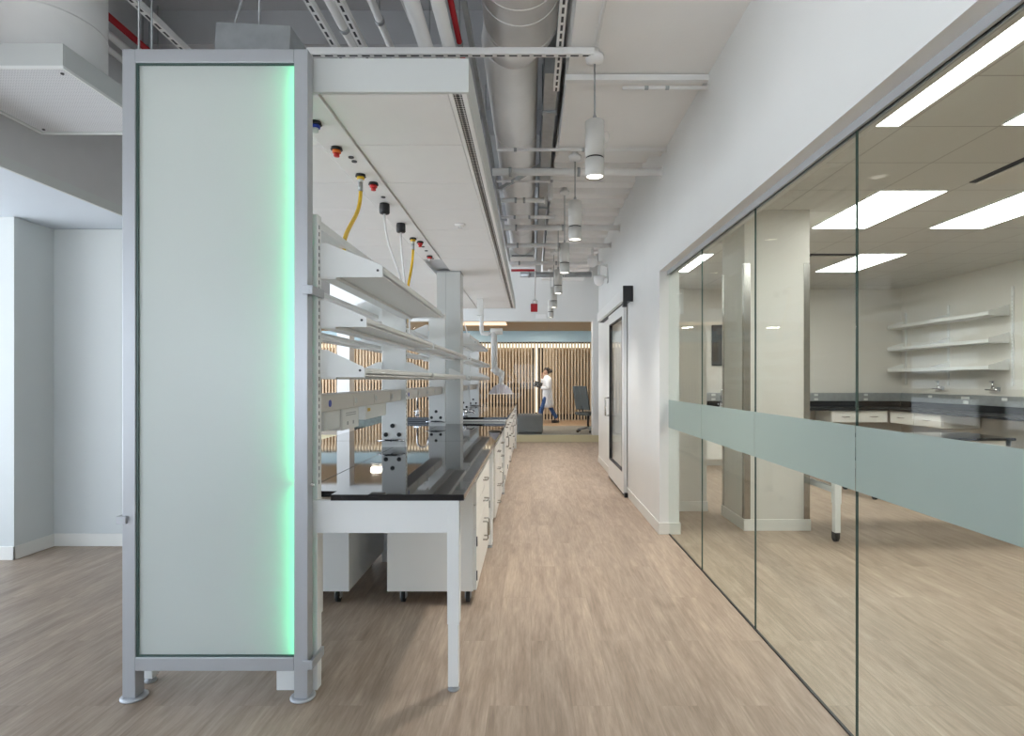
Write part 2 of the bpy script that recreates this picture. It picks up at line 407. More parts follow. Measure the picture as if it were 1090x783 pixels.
S('wall_far_right', MB().box(2.6, 2.7, 9.8, 13.15, 0, DK), M['wall'], 'pale unseen side wall added to block sky light right of the corridor end', 'wall')  # added out of view to keep sky light off the far bulkhead
# lobby glazing
for i, (a, c) in enumerate(((-4.16, -2.75), (-2.745, -1.3), (-1.295, .2), (.205, 1.445))):
    r = thing('window_%d' % (i + 6), ((a + c) / 2, 13.07, .158),
              ['lobby glass pane beside the slim pier, seen through the shelves', 'lobby glass pane behind the white service column', 'lobby glass pane beside the fume hood, in front of the slats', 'lobby glass pane the walking person is seen through'][i], 'glass pane', 'panes of the lobby glazing', 'structure')
    part('pane', MB().box(a, c, 13.06, 13.07, .158, 2.82), M['glassd'], r)
# lobby
S('floor_lobby', MB().box(-10, 4, 15.6, 18.4, .05, .155), M['lobbyfloor'], 'glossy brown lobby floor beneath the slat wall', 'floor')
S('floor_carpet', MB().box(-10, 4, 13.02, 15.6, .05, .157), M['carpet'], 'grey carpet on the raised lobby floor', 'carpet')
S('ceiling_lobby', MB().box(-10, 4, 13.15, 18.4, 3.0, 3.1), M['lobbyceil'], 'brown lobby ceiling', 'ceiling')
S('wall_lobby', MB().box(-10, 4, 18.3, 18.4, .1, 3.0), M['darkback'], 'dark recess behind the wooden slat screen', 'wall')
S('trim_5', MB().box(-10, 4, 17.5, 17.7, 2.66, 3.0), M['bluebeam'], 'pale blue beam above the wooden slat screen', 'beam')
S('wall_lobby_right', MB().box(2.3, 2.4, 13.15, 18.3, .1, 3.0), M['wall'], 'pale right wall of the lobby', 'wall')
r = thing('slat_screen', (-3.5, 17.85, .155), 'tall oak slat screen on the far wall of the lobby', 'slat screen')
sl = MB(); x = -9.6
while x < 2.25:
    sl.box(x, x + .045, 17.8, 17.9, .155, 2.66); x += .1
part('slats', sl, M['slat'], r)
part('upper_panel', MB().box(-9.6, .02, 18.05, 18.09, 1.36, 2.60), M['back'], r)
part('side_panel', MB().box(.45, 2.2, 18.0, 18.04, .35, 2.50), M['back'], r)
part('light_strip', MB().box(-9.6, 2.2, 17.96, 17.99, 2.50, 2.63), M['strip'], r, label='warm light strip along the top of the slats')
part('corner_light', MB().box(.16, .24, 18.06, 18.09, .4, 2.6), M['strip'], r, label='warm vertical light slot between two panels')
r = thing('ceiling_light', (-1.6, 14.6, 2.97), 'large warm orange ceiling light panel of the lobby', 'ceiling light')
part('frame', MB().box(-2.6, -.62, 13.8, 15.4, 2.972, 3.0), M['lobbyceil'], r)
part('diffuser', MB().box(-2.55, -.66, 13.85, 15.35, 2.962, 2.972), M['warm'], r)

# ------------------------------------------------------------------ sliding door
r = thing('door_1', (1.17, 7.5, 0), 'white framed glass sliding door hung on the corridor wall', 'door', kind='structure')
Y0, Y1, Xa, Xb = 6.86, 8.19, 1.145, 1.19
lf = MB()
lf.box(Xa, Xb, Y0, Y0 + .1, .03, 2.378).box(Xa, Xb, Y1 - .1, Y1, .03, 2.378).box(Xa, Xb, Y0 + .1, Y1 - .1, .03, .29).box(Xa, Xb, Y0 + .1, Y1 - .1, 2.24, 2.378)
leaf = part('leaf_frame', lf, M['white'], r, .003)
part('gasket', MB().box(Xa - .002, Xb, Y0 + .1, Y0 + .112, .29, 2.24).box(Xa - .002, Xb, Y1 - .112, Y1 - .1, .29, 2.24).box(Xa - .002, Xb, Y0 + .112, Y1 - .112, .29, .302).box(Xa - .002, Xb, Y0 + .112, Y1 - .112, 2.228, 2.24), M['black'], r)
part('glass', MB().box(1.162, 1.172, Y0 + .105, Y1 - .105, .295, 2.235), M['glassd'], r)
part('bottom_seal', MB().box(Xa + .005, Xb - .005, Y0, Y1, .012, .03), M['rubber'], r)
for sx, lab in ((-1, 'pull handle on the corridor face'), (1, 'pull handle on the room face')):
    x = Xa - .05 if sx < 0 else Xb + .05; xf = Xa if sx < 0 else Xb
    part('pull_handle', MB().tube([(xf, Y1 - .06, .92), (x, Y1 - .06, .92), (x, Y1 - .06, 1.18), (xf, Y1 - .06, 1.18)], .012, 8), M['steel'], r, label=lab)
tr = part('track_cover', MB().box(1.09, 1.2, 6.52, 9.1, 2.384, 2.53), M['white'], r, .002)
part('track_slot', MB().box(1.13, 1.197, 6.53, 9.09, 2.381, 2.384), M['black'], r)
part('end_cap', MB().box(1.083, 1.2, 6.5, 6.525, 2.36, 2.545).box(1.083, 1.13, 6.5, 6.57, 2.30, 2.36), M['black'], r, .002, 'black end cap of the track')
part('floor_guide', MB().box(1.15, 1.2, 6.78, 6.84, 0, .05), M['black'], r)
part('door_frame', MB().box(1.192, 1.21, 6.93, 7.0, 0, 2.3).box(1.192, 1.21, 8.1, 8.17, 0, 2.3), M['white'], r)
# ------------------------------------------------------------------ illuminated divider panel at the end of the island
DX0, DX1 = -1.824, -.996
r = thing('divider_panel', ((DX0 + DX1) / 2, 2.5, 0), 'tall silver framed frosted glass divider lit green along one edge', 'divider')
f = MB()
f.box(DX0, DX0 + .058, 2.474, 2.534, .012, 2.91); f.box(DX1 - .062, DX1, 2.474, 2.534, .012, 2.91)
f.box(DX0 + .058, DX1 - .062, 2.474, 2.534, 2.85, 2.91); f.box(DX0 + .058, DX1 - .062, 2.474, 2.534, .134, .195)
part('frame', f, M['silver'], r, .003)
part('gasket', MB().box(DX0 + .058, DX0 + .068, 2.480, 2.488, .195, 2.85).box(DX0 + .068, DX1 - .062, 2.480, 2.488, 2.842, 2.85).box(DX0 + .068, DX1 - .062, 2.480, 2.488, .195, .202), M['glassedge'], r)
part('front_glass', MB().box(DX0 + .058, DX1 - .062, 2.488, 2.492, .195, 2.85), M['frost'], r, label='frosted front sheet glowing green at its edge')
part('back_sheet', MB().box(DX0 + .058, DX1 - .062, 2.527, 2.531, .195, 2.85), M['backpan'], r)
part('light_strip', MB().box(DX1 - .070, DX1 - .063, 2.500, 2.520, .2, 2.845), M['led'], r, label='green light strip inside the frame')
for x in (DX0 + .033, DX1 - .033): part('foot', MB().lathe([(.052, 0), (.055, .003), (.055, .009), (.045, .013)], (x, 2.504, 0), 28), M['silver'], r)
for z, x0, x1 in ((.165, DX1, DX1 + .026), (1.835, DX1, DX1 + .026), (.81, DX0 - .004, DX0 + .012)):
    if x0 > -1.5: cl = MB().box(x0 + .0125, x1, 2.462, 2.605, z - .02, z + .02).box(DX1 - .02, x0 + .0125, 2.462, 2.4735, z - .02, z + .02)
    else: cl = MB().box(x0 - .016, x1 + .012, 2.462, 2.56, z - .017, z + .017)
    part('clamp_bracket', cl, M['silver'], r, .002)

# ------------------------------------------------------------------ island: service uprights, raceways, shelves
XS = -1.08                                                   # spine centre line
def upright(y, label, dots=True, depth=.05):
    r = thing('service_upright', (XS, y, 0), label, 'upright post', 'service uprights of the bench spine')
    part('post', MB().box(XS - .095, XS + .095, y, y + depth, 0, 2.2), M['white'], r, .003)
    for sx in (-1, 1):
        sl = MB()
        x = XS + sx * .0955
        z = .95
        while z < 2.15:
            sl.box(x - .001, x + .001, y + .016, y + .022, z, z + .018); z += .032
        part('slots', sl, M['dark'], r)
    if dots:
        for dx, z in ((0, 1.075), (-.052, 1.005), (.052, 1.005)):
            part('socket', MB().cyl((XS + dx - .01, y - .007, z), (XS + dx - .01, y, z), .017, 16), M['black'], r)
        t = part('gas_valve', MB().cyl((XS - .01, y - .05, .965), (XS - .01, y, .965), .011, 12).tube([(XS - .12, y - .045, .958), (XS - .06, y - .048, .966), (XS + .05, y - .048, .966), (XS + .10, y - .045, .957)], [.004, .008, .008, .004], 8), M['chrome'], r)
        part('valve_lever', MB().box(XS - .055, XS + .035, y - .066, y - .052, .962, .972), M['black'], t)
    return r
upright(2.56, 'first white service upright right behind the green lit divider')
upright(4.37, 'second white service upright with black sockets and a gas valve')
upright(6.38, 'third white service upright in front of the square column', True)
upright(8.95, 'white service upright just beyond the square column')
upright(10.5, 'last white service upright, at the far end of the island')
def toprail(y0, y1, label):
    single('top_rail', MB().box(XS - .08, XS - .05, y0, y1, 2.15, 2.19).box(XS + .05, XS + .08, y0, y1, 2.15, 2.19).box(XS - .05, XS + .05, y0, y1, 2.15, 2.158), M['white'], label, 'rail', 'rails on top of the uprights', bevel=.002)
toprail(2.615, 4.365, 'white top rail with a groove above the first shelf bay')
toprail(4.425, 6.375, 'white top rail above the second shelf bay')
toprail(9.005, 10.495, 'white top rail above the farthest shelf bay')

def raceway(y0, y1, label, ns):
    r = thing('power_raceway', (XS, (y0 + y1) / 2, 1.275), label, 'raceway', 'power raceways along the spine')
    part('trough', MB().box(XS - .075, XS + .06, y0, y1, 1.275, 1.36), M['rail'], r, .003)
    for k in range(ns):
        y = y0 + .14 + k * .42
        c = part('socket', MB().box(XS + .06, XS + .063, y, y + .07, 1.285, 1.345), M['rail'], r, .001)
        part('socket_face', MB().cyl((XS + .062, y + .035, 1.315), (XS + .066, y + .035, 1.315), .018, 14), M['blue'] if k == 0 else M['fascia'], c)
    return r
raceway(2.63, 4.36, 'beige power raceway with a blue socket behind the divider', 4)
raceway(4.44, 6.37, 'beige power raceway between second and third upright', 4)
raceway(7.05, 8.94, 'beige power raceway just beyond the square column', 4)
raceway(9.02, 10.49, 'beige power raceway at the far end of the island', 3)

def shelf(side, y0, y1, z, d, hb, label, thick=.04):
    """tray shelf on two end brackets; side +1 corridor side, -1 window side"""
    xr = XS + side * .097; xf = xr + side * d
    r = thing('wall_shelf', ((xr + xf) / 2, (y0 + y1) / 2, z), label, 'shelf', 'tray shelves on the bench spine')
    lo, hi = min(xr, xf), max(xr, xf)
    tray = MB().box(lo, hi, y0 + .004, y1 - .004, z + .008, z + .016)
    part('tray', tray, M['white'], r, .001)
    lip = MB().prism([(xf, z), (xf, z + thick), (xf - side * .012, z + thick), (xf - side * .012, z + .008), (xf - side * .05, z + .008), (xf - side * .05, z)], 'y', y0 + .006, y1 - .006)
    part('front_lip', lip, M['white'], r, .002)
    part('rear_channel', MB().box(min(xr, xr + side * .07), max(xr, xr + side * .07), y0 + .006, y1 - .006, z - .012, z + .006), M['white'], r, .002)
    for y in (y0, y1 - .004):
        p = [(xr, z - .004), (xr, z + hb), (xr + side * .03, z + hb), (xf - side * .005, z + thick + .004), (xf, z + thick - .01), (xf, z - .004)]
        bk = part('bracket', MB().prism(p, 'y', y, y + .004), M['white'], r)
        part('bracket_screw', MB().cyl((xf - side * .022, y - .002, z + .028), (xf - side * .022, y + .006, z + .028), .006, 10), M['dark'], bk)
    return r
sides = ((1, 'corridor side'), (-1, 'window side'))
for sd, sn in sides:
    shelf(sd, 2.59, 4.29, 1.917, .29 if sd > 0 else .29, .155, 'deep top white tray shelf, first bay, %s' % sn, .05)
    shelf(sd, 2.59, 4.355, 1.685, .215, .12, 'middle white tray shelf of first bay, %s' % sn)
    shelf(sd, 2.59, 4.355, 1.450, .207, .125, 'lowest white tray shelf of first bay, %s' % sn)
    shelf(sd, 4.43, 6.64, 1.685, .215, .12, 'middle white tray shelf of second bay, %s' % sn)
    shelf(sd, 4.43, 6.64, 1.450, .207, .125, 'lowest white tray shelf of second bay, %s' % sn)
    shelf(sd, 7.15, 8.94, 1.90, .29, .155, 'top white tray shelf just beyond the column, %s' % sn)
    shelf(sd, 7.15, 8.94, 1.685, .215, .12, 'middle white tray shelf just beyond the column, %s' % sn)
    shelf(sd, 7.15, 8.94, 1.450, .207, .125, 'lowest white tray shelf just beyond the column, %s' % sn)
    shelf(sd, 9.01, 10.49, 1.685, .215, .12, 'middle white tray shelf of farthest bay, %s' % sn)
    shelf(sd, 9.01, 10.49, 1.450, .207, .125, 'lowest white tray shelf of farthest bay, %s' % sn)
shelf(-1, 4.43, 6.37, 1.917, .29, .155, 'deep top white tray shelf, second bay, window side')

# service column from the bench to the ceiling panel
r = thing('service_column', (-.994, 6.84, 0), 'square white service column rising from bench to ceiling panel', 'column')
part('front_cover', MB().box(-1.026, -.852, 6.70, 6.98, 0, 2.755), M['fascia'], r, .002)
part('side_cover', MB().box(-1.136, -1.029, 6.702, 6.98, 0, 2.755), M['fascia'], r, .002)
part('seam', MB().box(-1.030, -1.025, 6.705, 6.96, 0, 2.75), M['grey'], r)
part('collar', MB().box(-1.142, -.846, 6.694, 6.986, 2.742, 2.755), M['grey'], r)

# ------------------------------------------------------------------ benches
def table(x0, x1, y0, y1, h, label, side, legs=((0, 0), (1, 0), (0, 1), (1, 1))):
    r = thing('lab_bench', ((x0 + x1) / 2, (y0 + y1) / 2, 0), label, 'lab bench', 'black topped benches of the island')
    xi = XS + side * .002; xo = x1 if side > 0 else x0; xn = x0 if side > 0 else x1; xp = XS + side * .098
    poly = [(xo, y0), (xo, y1), (xi, y1)]
    cuts = [c for c in ((4.365, 4.425, xp), (6.375, 6.435, xp), (6.69, 6.99, XS + (.236 if side > 0 else -.06))) if y0 < c[0] < y1]
    for c in cuts[::-1]: poly += [(xi, c[1]), (c[2], c[1]), (c[2], c[0]), (xi, c[0])]
    poly += [(xi, 2.62), (xn, 2.62), (xn, y0)] if y0 < 2.7 else [(xi, y0)]
    part('worktop', MB().prism(poly, 'z', h - .028, h), M['epoxy'], r, .002, 'glossy black epoxy worktop')
    a, b_ = x0 + .022, x1 - .022
    if side > 0: a = XS + .014
    else: b_ = XS - .014
    yn, yf = y0 + .006, y1 - .006
    zt = h - .028
    part('end_apron', MB().box(a, b_, yn, yn + .03, zt - .15, zt), M['white'], r, .002)
    part('end_apron', MB().box(a, b_, yf - .03, yf, zt - .15, zt), M['white'], r, .002)
    part('side_rail', MB().box(a + .05, a + .08, yn + .03, yf - .03, zt - .06, zt), M['white'], r, .002)
    part('side_rail', MB().box(b_ - .08, b_ - .05, yn + .03, yf - .03, zt - .06, zt), M['white'], r, .002)
    for i, j in legs:
        lx = a if i == 0 else b_ - .056
        ly = yn - .002 if j == 0 else yf - .054
        if j == 0 and i == (0 if side > 0 else 1) and y0 < 2.7: ly = 2.64
        g = part('leg', MB().box(lx, lx + .056, ly, ly + .056, .31, zt), M['white'], r, .003)
        part('leg_extension', MB().box(lx + .003, lx + .051, ly + .003, ly + .051, .022, .31), M['white'], g, .003)
        part('glide', MB().lathe([(.026, .0), (.028, .004), (.024, .012), (.008, .014), (.008, .022)], (lx + .027, ly + .027, 0), 18), M['grey'], g)
    return r
table(-.918, -.306, 2.54, 4.80, .908, 'first black topped white bench of the corridor side, by the divider', 1)
table(-.918, -.306, 4.806, 7.04, .908, 'second black topped bench of the corridor side, ending at the sink bench', 1)
table(-1.86, -1.242, 2.61, 4.80, .908, 'first black topped bench of the window side, behind the divider', -1)
table(-1.86, -1.242, 4.806, 7.04, .908, 'second black topped bench of the window side', -1)

def pull(p, dr, l, mb=None, out=.032, r=.0055):
    """bow handle at p, bar direction dr ('y' or 'z'), length l, standing off along +x or -x"""
    mb = mb or MB(); x, y, z = p
    d = Vector((0, l / 2, 0)) if dr == 'y' else Vector((0, 0, l / 2))
    c = Vector((x, y, z)); o = Vector((out, 0, 0))
    mb.tube([c - d, c - d + o * .8, c - d * .85 + o, c + d * .85 + o, c + d + o * .8, c + d], r, 8)
    return mb

def cabinet(x_back, x_front, y0, y1, z0, z1, label, drawers=1, doors=2, casters=True, ndraw_cols=1, cat='cabinet', group='base cabinets of the island', name='base_cabinet'):
    sd = 1 if x_front > x_back else -1
    r = thing(name, ((x_back + x_front) / 2, (y0 + y1) / 2, 0), label, cat, group)
    xb = x_front - sd * .022
    part('body', MB().box(min(x_back, xb), max(x_back, xb), y0, y1, z0, z1), M['cab'] if sd > 0 else M['white'], r, .002)
    fx0, fx1 = min(xb + sd * .001, x_front), max(xb + sd * .001, x_front)
    dh = .15; g = .004; zt = z1 - .012
    def face(nm, a, b_, za, zb):
        return part(nm, MB().box(fx0, fx1, a, b_, za, zb), M['cab'], r, .002)
    w = (y1 - y0 - .01)
    if doors == 0:
        hs = [(zt - z0 - .01) / drawers] * drawers
    else: hs = [dh] * drawers
    z = zt
    for h in hs:
        for c in range(ndraw_cols):
            ya = y0 + .005 + c * w / ndraw_cols; yb = ya + w / ndraw_cols - g
            fo = face('drawer', ya, yb, z - h + g, z)
            part('handle', pull((x_front, (ya + yb) / 2, z - h / 2), 'y', .1, out=sd * .032), M['steel'], fo)
        z -= h
    for c in range(doors):
        ya = y0 + .005 + c * w / doors; yb = ya + w / doors - g
        fo = face('door', ya, yb, z0 + .008, z)
        hy = yb - .05 if c == 0 and doors > 1 else ya + .05
        part('handle', pull((x_front, hy, z - .14), 'z', .13, out=sd * .035), M['steel'], fo)
        oy = ya if (c == 0 and doors > 1) else yb
        for hz in (z0 + .1, z - .08):
            part('hinge', MB().box(min(x_front, x_front + sd * .006), max(x_front, x_front + sd * .006), oy - .006, oy + .006, hz - .03, hz + .03), M['dark'], fo)
    if casters:
        for cx in (x_back + sd * .09, x_front - sd * .06):
            for cy in (y0 + .07, y1 - .07):
                k = part('caster', MB().cyl((cx - .012, cy, .035), (cx + .012, cy, .035), .035, 18), M['rubber'], r)
                part('fork', MB().box(cx - .02, cx - .014, cy - .02, cy + .02, .03, z0 - .004).box(cx + .014, cx + .02, cy - .02, cy + .02, .03, z0 - .004).box(cx - .03, cx + .03, cy - .03, cy + .03, z0 - .006, z0), M['grey'], k)
    return r
cabinet(-.913, -.345, 3.52, 4.60, .092, .80, 'first white mobile cabinet of the corridor side, under the first bench', 2, 2)
cabinet(-.913, -.345, 5.40, 6.10, .080, .80, 'second white mobile cabinet of the corridor side, all drawers', 4, 0)
cabinet(-.913, -.345, 6.14, 6.70, .080, .80, 'third white mobile cabinet of the corridor side, next to the sink bench', 2, 1)
cabinet(-1.155, -1.80, 3.52, 4.36, .092, .80, 'first white mobile cabinet of the window side, behind the divider', 1, 2)
cabinet(-1.155, -1.80, 5.40, 6.30, .080, .80, 'second white mobile cabinet of the window side', 3, 0)

# fixed sink bench beyond the column: base units, one worktop per side
for k in range(5):
    y0 = 7.11 + k * .915
    n = ['nearest', 'second', 'third', 'fourth', 'farthest'][k]
    cabinet(-.95, -.335, y0, y0 + .905, .09, .90, '%s white base unit of the sink bench, corridor side' % n, 1 if k % 2 == 0 else 4, 2 if k % 2 == 0 else 0, False, 2 if k % 2 == 0 else 1)
    cabinet(-1.21, -1.83, y0, y0 + .905, .09, .90, '%s white base unit of the sink bench, window side' % n, 1, 2, False, 2)
single('plinth', MB().box(-.93, -.41, 7.13, 11.66, 0, .09).box(-1.75, -1.23, 7.13, 11.66, 0, .09), M['dark'], 'dark recessed plinth under the sink bench', 'plinth')
single('worktop', MB().box(-.97, -.297, 7.07, 11.7, .935, .965).box(-.95, -.33, 7.08, 11.69, .90, .935), M['epoxy'], 'black epoxy worktop of the sink bench, corridor side', 'worktop', 'worktops of the sink bench', bevel=.002)
single('worktop', MB().box(-1.86, -1.19, 7.07, 11.7, .935, .965).box(-1.83, -1.21, 7.08, 11.69, .90, .935), M['epoxy'], 'black epoxy worktop of the sink bench, window side', 'worktop', 'worktops of the sink bench', bevel=.002)
single('end_panel', MB().box(-.95, -.30, 11.7, 11.72, 0, .965), M['white'], 'white end panel closing the far end of the sink bench', 'panel')
single('bench_rail', MB().box(-.93, -.31, 7.048, 7.068, .912, .934), M['white'], 'white rail under the near edge of the sink bench worktop', 'rail')

def faucet(x, y, z, label, lean=1):
    r = thing('gooseneck_faucet', (x, y, z), label, 'faucet', 'gooseneck faucets')
    part('base', MB().lathe([(.03, 0), (.03, .012), (.018, .02), (.016, .07)], (x, y, z), 18), M['chrome'], r)
    pts = [(x, y, z + .06), (x, y, z + .26)]
    for k in range(1, 13):
        t = PI * k / 12; pts.append((x + lean * (.075 - .075 * math.cos(t)), y, z + .26 + .075 * math.sin(t)))
    pts.append((x + lean * .15, y, z + .2))
    part('spout', MB().tube(pts, .011, 10), M['chrome'], r)
    for s_ in (-1, 1):
        part('valve_handle', MB().cyl((x, y, z + .045), (x, y + s_ * .06, z + .05), .009, 10).box(x - .035, x + .035, y + s_ * .055, y + s_ * .068, z + .046, z + .056), M['chrome'], r)
    return r
faucet(-1.56, 7.62, .965, 'chrome gooseneck faucet left of its twin, seen between the uprights', 1)
faucet(-1.40, 7.90, .965, 'chrome gooseneck faucet beside the third service upright', 1)
r = thing('gas_turret', (-.86, 7.25, .965), 'chrome gas turret at the near corner of the sink bench', 'valve')
part('body', MB().lathe([(.03, 0), (.03, .015), (.018, .03), (.018, .07), (.0, .08)], (-.86, 7.25, .965), 18), M['chrome'], r)
for a in (.4, 2.2, 3.9): part('nozzle', MB().tube([(-.86, 7.25, 1.01), (-.86 + .09 * math.cos(a), 7.25 + .09 * math.sin(a), 1.03), (-.86 + .13 * math.cos(a), 7.25 + .13 * math.sin(a), 1.0)], [.011, .011, .006], 10), M['chrome'], r)

# boxes hanging under the raceway
for i, (y, w_, h, lab) in enumerate(((2.80, .22, .10, 'plain white metal box hanging under the raceway, nearest the divider'),
                                (3.05, .30, .12, 'white vented box with printed label hanging under the raceway'),
                                (3.48, .50, .09, 'long white metal box with yellow sticker hanging under the raceway'))):
    r = thing('control_box', (XS, y, 1.27 - h), lab, 'control box', 'boxes under the raceway')
    part('case', MB().box(XS - .06, XS + .04, y, y + w_, 1.275 - h, 1.275), M['cab'], r, .002)
    fr = part('front_plate', MB().box(XS + .04, XS + .043, y + .01, y + w_ - .01, 1.28 - h, 1.268), M['label'], r)
    if i == 1: part('vent', MB().box(XS + .043, XS + .0435, y + .06, y + .24, 1.245, 1.249).box(XS + .043, XS + .0435, y + .06, y + .24, 1.233, 1.237).box(XS + .043, XS + .0435, y + .08, y + .1, 1.18, 1.2).box(XS + .043, XS + .0435, y + .18, y + .2, 1.18, 1.2), M['grey'], fr)
    if i == 2: part('sticker', MB().box(XS + .043, XS + .0435, y + .04, y + .10, 1.235, 1.255), M['yellow'], fr)
# ------------------------------------------------------------------ overhead service panel over the island
ZB = 2.755
r = thing('ceiling_panel', (XS, 6.4, ZB), 'long white service ceiling panel hung over the whole island', 'ceiling panel')
XR = -.285; XL = 2 * XS - XR; YE = 10.2; YS = 2.545
fas = MB()
fas.box(XL, XR, YS, YS + .02, ZB, 2.91); fas.box(XL, XR, YE - .02, YE, ZB, 2.91)
fas.box(XR - .012, XR, YS + .02, YE - .02, ZB, 2.91); fas.box(XL, XL + .012, YS + .02, YE - .02, ZB, 2.91)
part('fascia', fas, M['fascia'], r, .002)
part('backing', MB().box(XL + .012, XR - .012, YS + .02, YE - .02, ZB + .03, 2.9), M['deckhi'], r)
ys = [2.57, 3.13, 3.72, 4.30, 4.88, 5.46, 6.04, 7.55, 8.1, 8.7, 9.3, 10.17]
for sx in (1, -1):
    xa, xb = (XS + .105, XR - .10) if sx > 0 else (XL + .10, XS - .105)
    for a, b_ in zip(ys, ys[1:]):
        part('tile', MB().box(xa, xb, a + .003, b_ - .003, ZB + .002, ZB + .03), M['panel'], r, .002)
    t0, t1 = (XR - .10, XR - .013) if sx > 0 else (XL + .013, XL + .10)
    part('border', MB().box(t0 + .004, t0 + .022, YS + .02, YE - .02, ZB, ZB + .03).box(t1 - .022, t1, YS + .02, YE - .02, ZB, ZB + .03), M['panel'], r, .001)
    sd_ = part('slot_diffuser', MB().box(t0 + .022, t1 - .022, YS + .02, YE - .02, ZB + .012, ZB + .02), M['slot'], r)
rl = part('service_rail', MB().box(XS - .095, XS + .096, YS + .02, 6.04, ZB - .006, ZB + .03).box(XS - .095, XS + .096, 7.6, YE - .03, ZB - .006, ZB + .03), M['panel'], r, .002)
for y in (3.27, 3.33, 3.98, 5.45, 5.62, 5.98): part('socket', MB().cyl((XS + .02, y, ZB - .012), (XS + .02, y, ZB - .006), .016, 14), M['dark'], rl)
def connector(x, y, m1, m2, lab):
    c = part('connector', MB().lathe([(.03, -.006), (.03, -.014), (.034, -.018), (.030, -.022)], (x, y, ZB), 20), M['black'], r, 0, lab)
    part('collar', MB().lathe([(.024, -.022), (.024, -.036), (.018, -.038)], (x, y, ZB), 18), m1, c)
    part('tip', MB().lathe([(.016, -.038), (.016, -.056), (.008, -.058)], (x, y, ZB), 16), m2, c)
connector(XS - .02, 2.83, M['blue'], M['fascia'], 'blue and white hose connector')
connector(XS - .02, 3.14, M['orange'], M['redp'], 'orange hose connector')
connector(XS - .01, 3.55, M['yellow'], M['fascia'], 'yellow hose connector')
connector(XS + .03, 3.70, M['redp'], M['redp'], 'red hose connector')
connector(XS - .01, 5.13, M['yellow'], M['fascia'], 'yellow hose connector')
connector(XS + .03, 5.26, M['redp'], M['redp'], 'red hose connector')
connector(XS + .01, 5.86, M['redp'], M['fascia'], 'red and white hose connector')
connector(XS + .02, 7.80, M['yellow'], M['fascia'], 'yellow hose connector')
def hose(p0, p3, bend, lab):
    h = thing('hose', p0, lab, 'hose', 'yellow hoses hanging over the bench')
    a = Vector(p0); d = Vector(p3)
    part('tube', MB().tube(bez(a + Vector((0, 0, -.05)), a + Vector((0, 0, -.30)), d + Vector(bend), d, 22), .012, 12), M['yellow'], h)
    part('end_fitting', MB().cyl(a, a + Vector((0, 0, -.055)), .014, 14), M['galv'], h, 0, 'grey metal end fitting')
hose((XS - .01, 3.55, ZB - .058), (-.985, 2.98, 2.0), (-.08, .0, .28), 'yellow hose curving down to the near end of top shelf')
hose((XS - .01, 5.13, ZB - .058), (-1.10, 4.95, 1.95), (-.05, .0, .25), 'yellow hose hanging nearly straight beyond the two cord reels')
hose((XS + .02, 7.80, ZB - .058), (-1.0, 7.95, 2.0), (-.02, .1, .2), 'yellow hose beyond the square column')
def reel(y, lab, end):
    h = thing('cord_reel', (XS, y, ZB - .06), lab, 'cord reel', 'black drop cord holders under the ceiling panel')
    part('body', MB().lathe([(.020, -.006), (.036, -.010), (.038, -.03), (.038, -.075), (.033, -.082), (.012, -.084)], (XS - .01, y, ZB), 22), M['black'], h)
    a = Vector((XS - .01, y, ZB - .084))
    part('cord', MB().tube(bez(a, a + Vector((0, 0, -.3)), Vector(end) + Vector((.01, 0, .3)), end, 14), .008, 8), M['cord'], h, 0, 'white power cord')
reel(4.13, 'black drop cord holder nearest the divider', (-.93, 4.10, 1.94))
reel(4.65, 'black drop cord holder second from the divider', (-1.0, 4.58, 1.74))
reel(8.0, 'black drop cord holder just beyond the square column', (-1.0, 8.05, 2.0))
reel(8.28, 'black drop cord holder beside the extraction arm', (-.95, 8.35, 2.0))
# sprinkler
r = thing('sprinkler', (-.6, 4.7, ZB), 'small white sprinkler head under the ceiling panel', 'sprinkler')
part('plate', MB().lathe([(.045, 0), (.045, -.006), (.02, -.012)], (-.6, 4.7, ZB), 20), M['panel'], r)
part('deflector', MB().lathe([(.008, -.01), (.008, -.035), (.02, -.037), (.02, -.04)], (-.6, 4.7, ZB), 14), M['panel'], r)

# ------------------------------------------------------------------ extraction arm with clear dome hood
r = thing('extraction_arm', (-.78, 9.02, ZB), 'white jointed fume extraction arm with clear dome hood', 'extraction arm')
part('mount', MB().box(-.87, -.77, 8.97, 9.07, 2.49, ZB), M['white'], r, .004)
part('duct', MB().cyl((-.80, 9.02, 2.49), (-.80, 9.02, 2.24), .034, 20), M['white'], r)
part('arm', MB().tube([(-.80, 9.02, 2.26), (-.79, 9.02, 2.20), (-.72, 9.02, 2.19), (-.61, 9.02, 2.2)], .034, 18), M['white'], r)
part('joint', MB().cyl((-.66, 9.02, 2.23), (-.46, 9.02, 2.23), .052, 24), M['white'], r, .004)
part('joint_ring', MB().cyl((-.672, 9.02, 2.23), (-.66, 9.02, 2.23), .04, 20), M['black'], r)
part('arm', MB().cyl((-.60, 9.02, 2.23), (-.59, 9.02, 1.62), .05, 22), M['white'], r)
part('joint', MB().tube([(-.62, 9.02, 1.64), (-.55, 9.02, 1.58), (-.46, 9.02, 1.53)], .06, 20), M['white'], r)
part('arm', MB().tube([(-.47, 9.02, 1.57), (-.475, 9.02, 1.46), (-.485, 9.02, 1.37)], [.046, .04, .032], 20), M['white'], r)
part('collar', MB().lathe([(.05, 1.365), (.05, 1.385), (.03, 1.39)], (-.487, 9.02, 0), 24), M['fascia'], r)
hd = MB(); prof = [(.05, 1.37), (.09, 1.355), (.135, 1.32), (.17, 1.275), (.20, 1.225), (.205, 1.22)]
hd.lathe(prof + [(p[0] - .004, p[1] - .004) for p in prof[::-1]], (-.487, 9.02, 0), 36)
part('hood', hd, M['hood'], r, 0, 'clear acrylic dome hood')
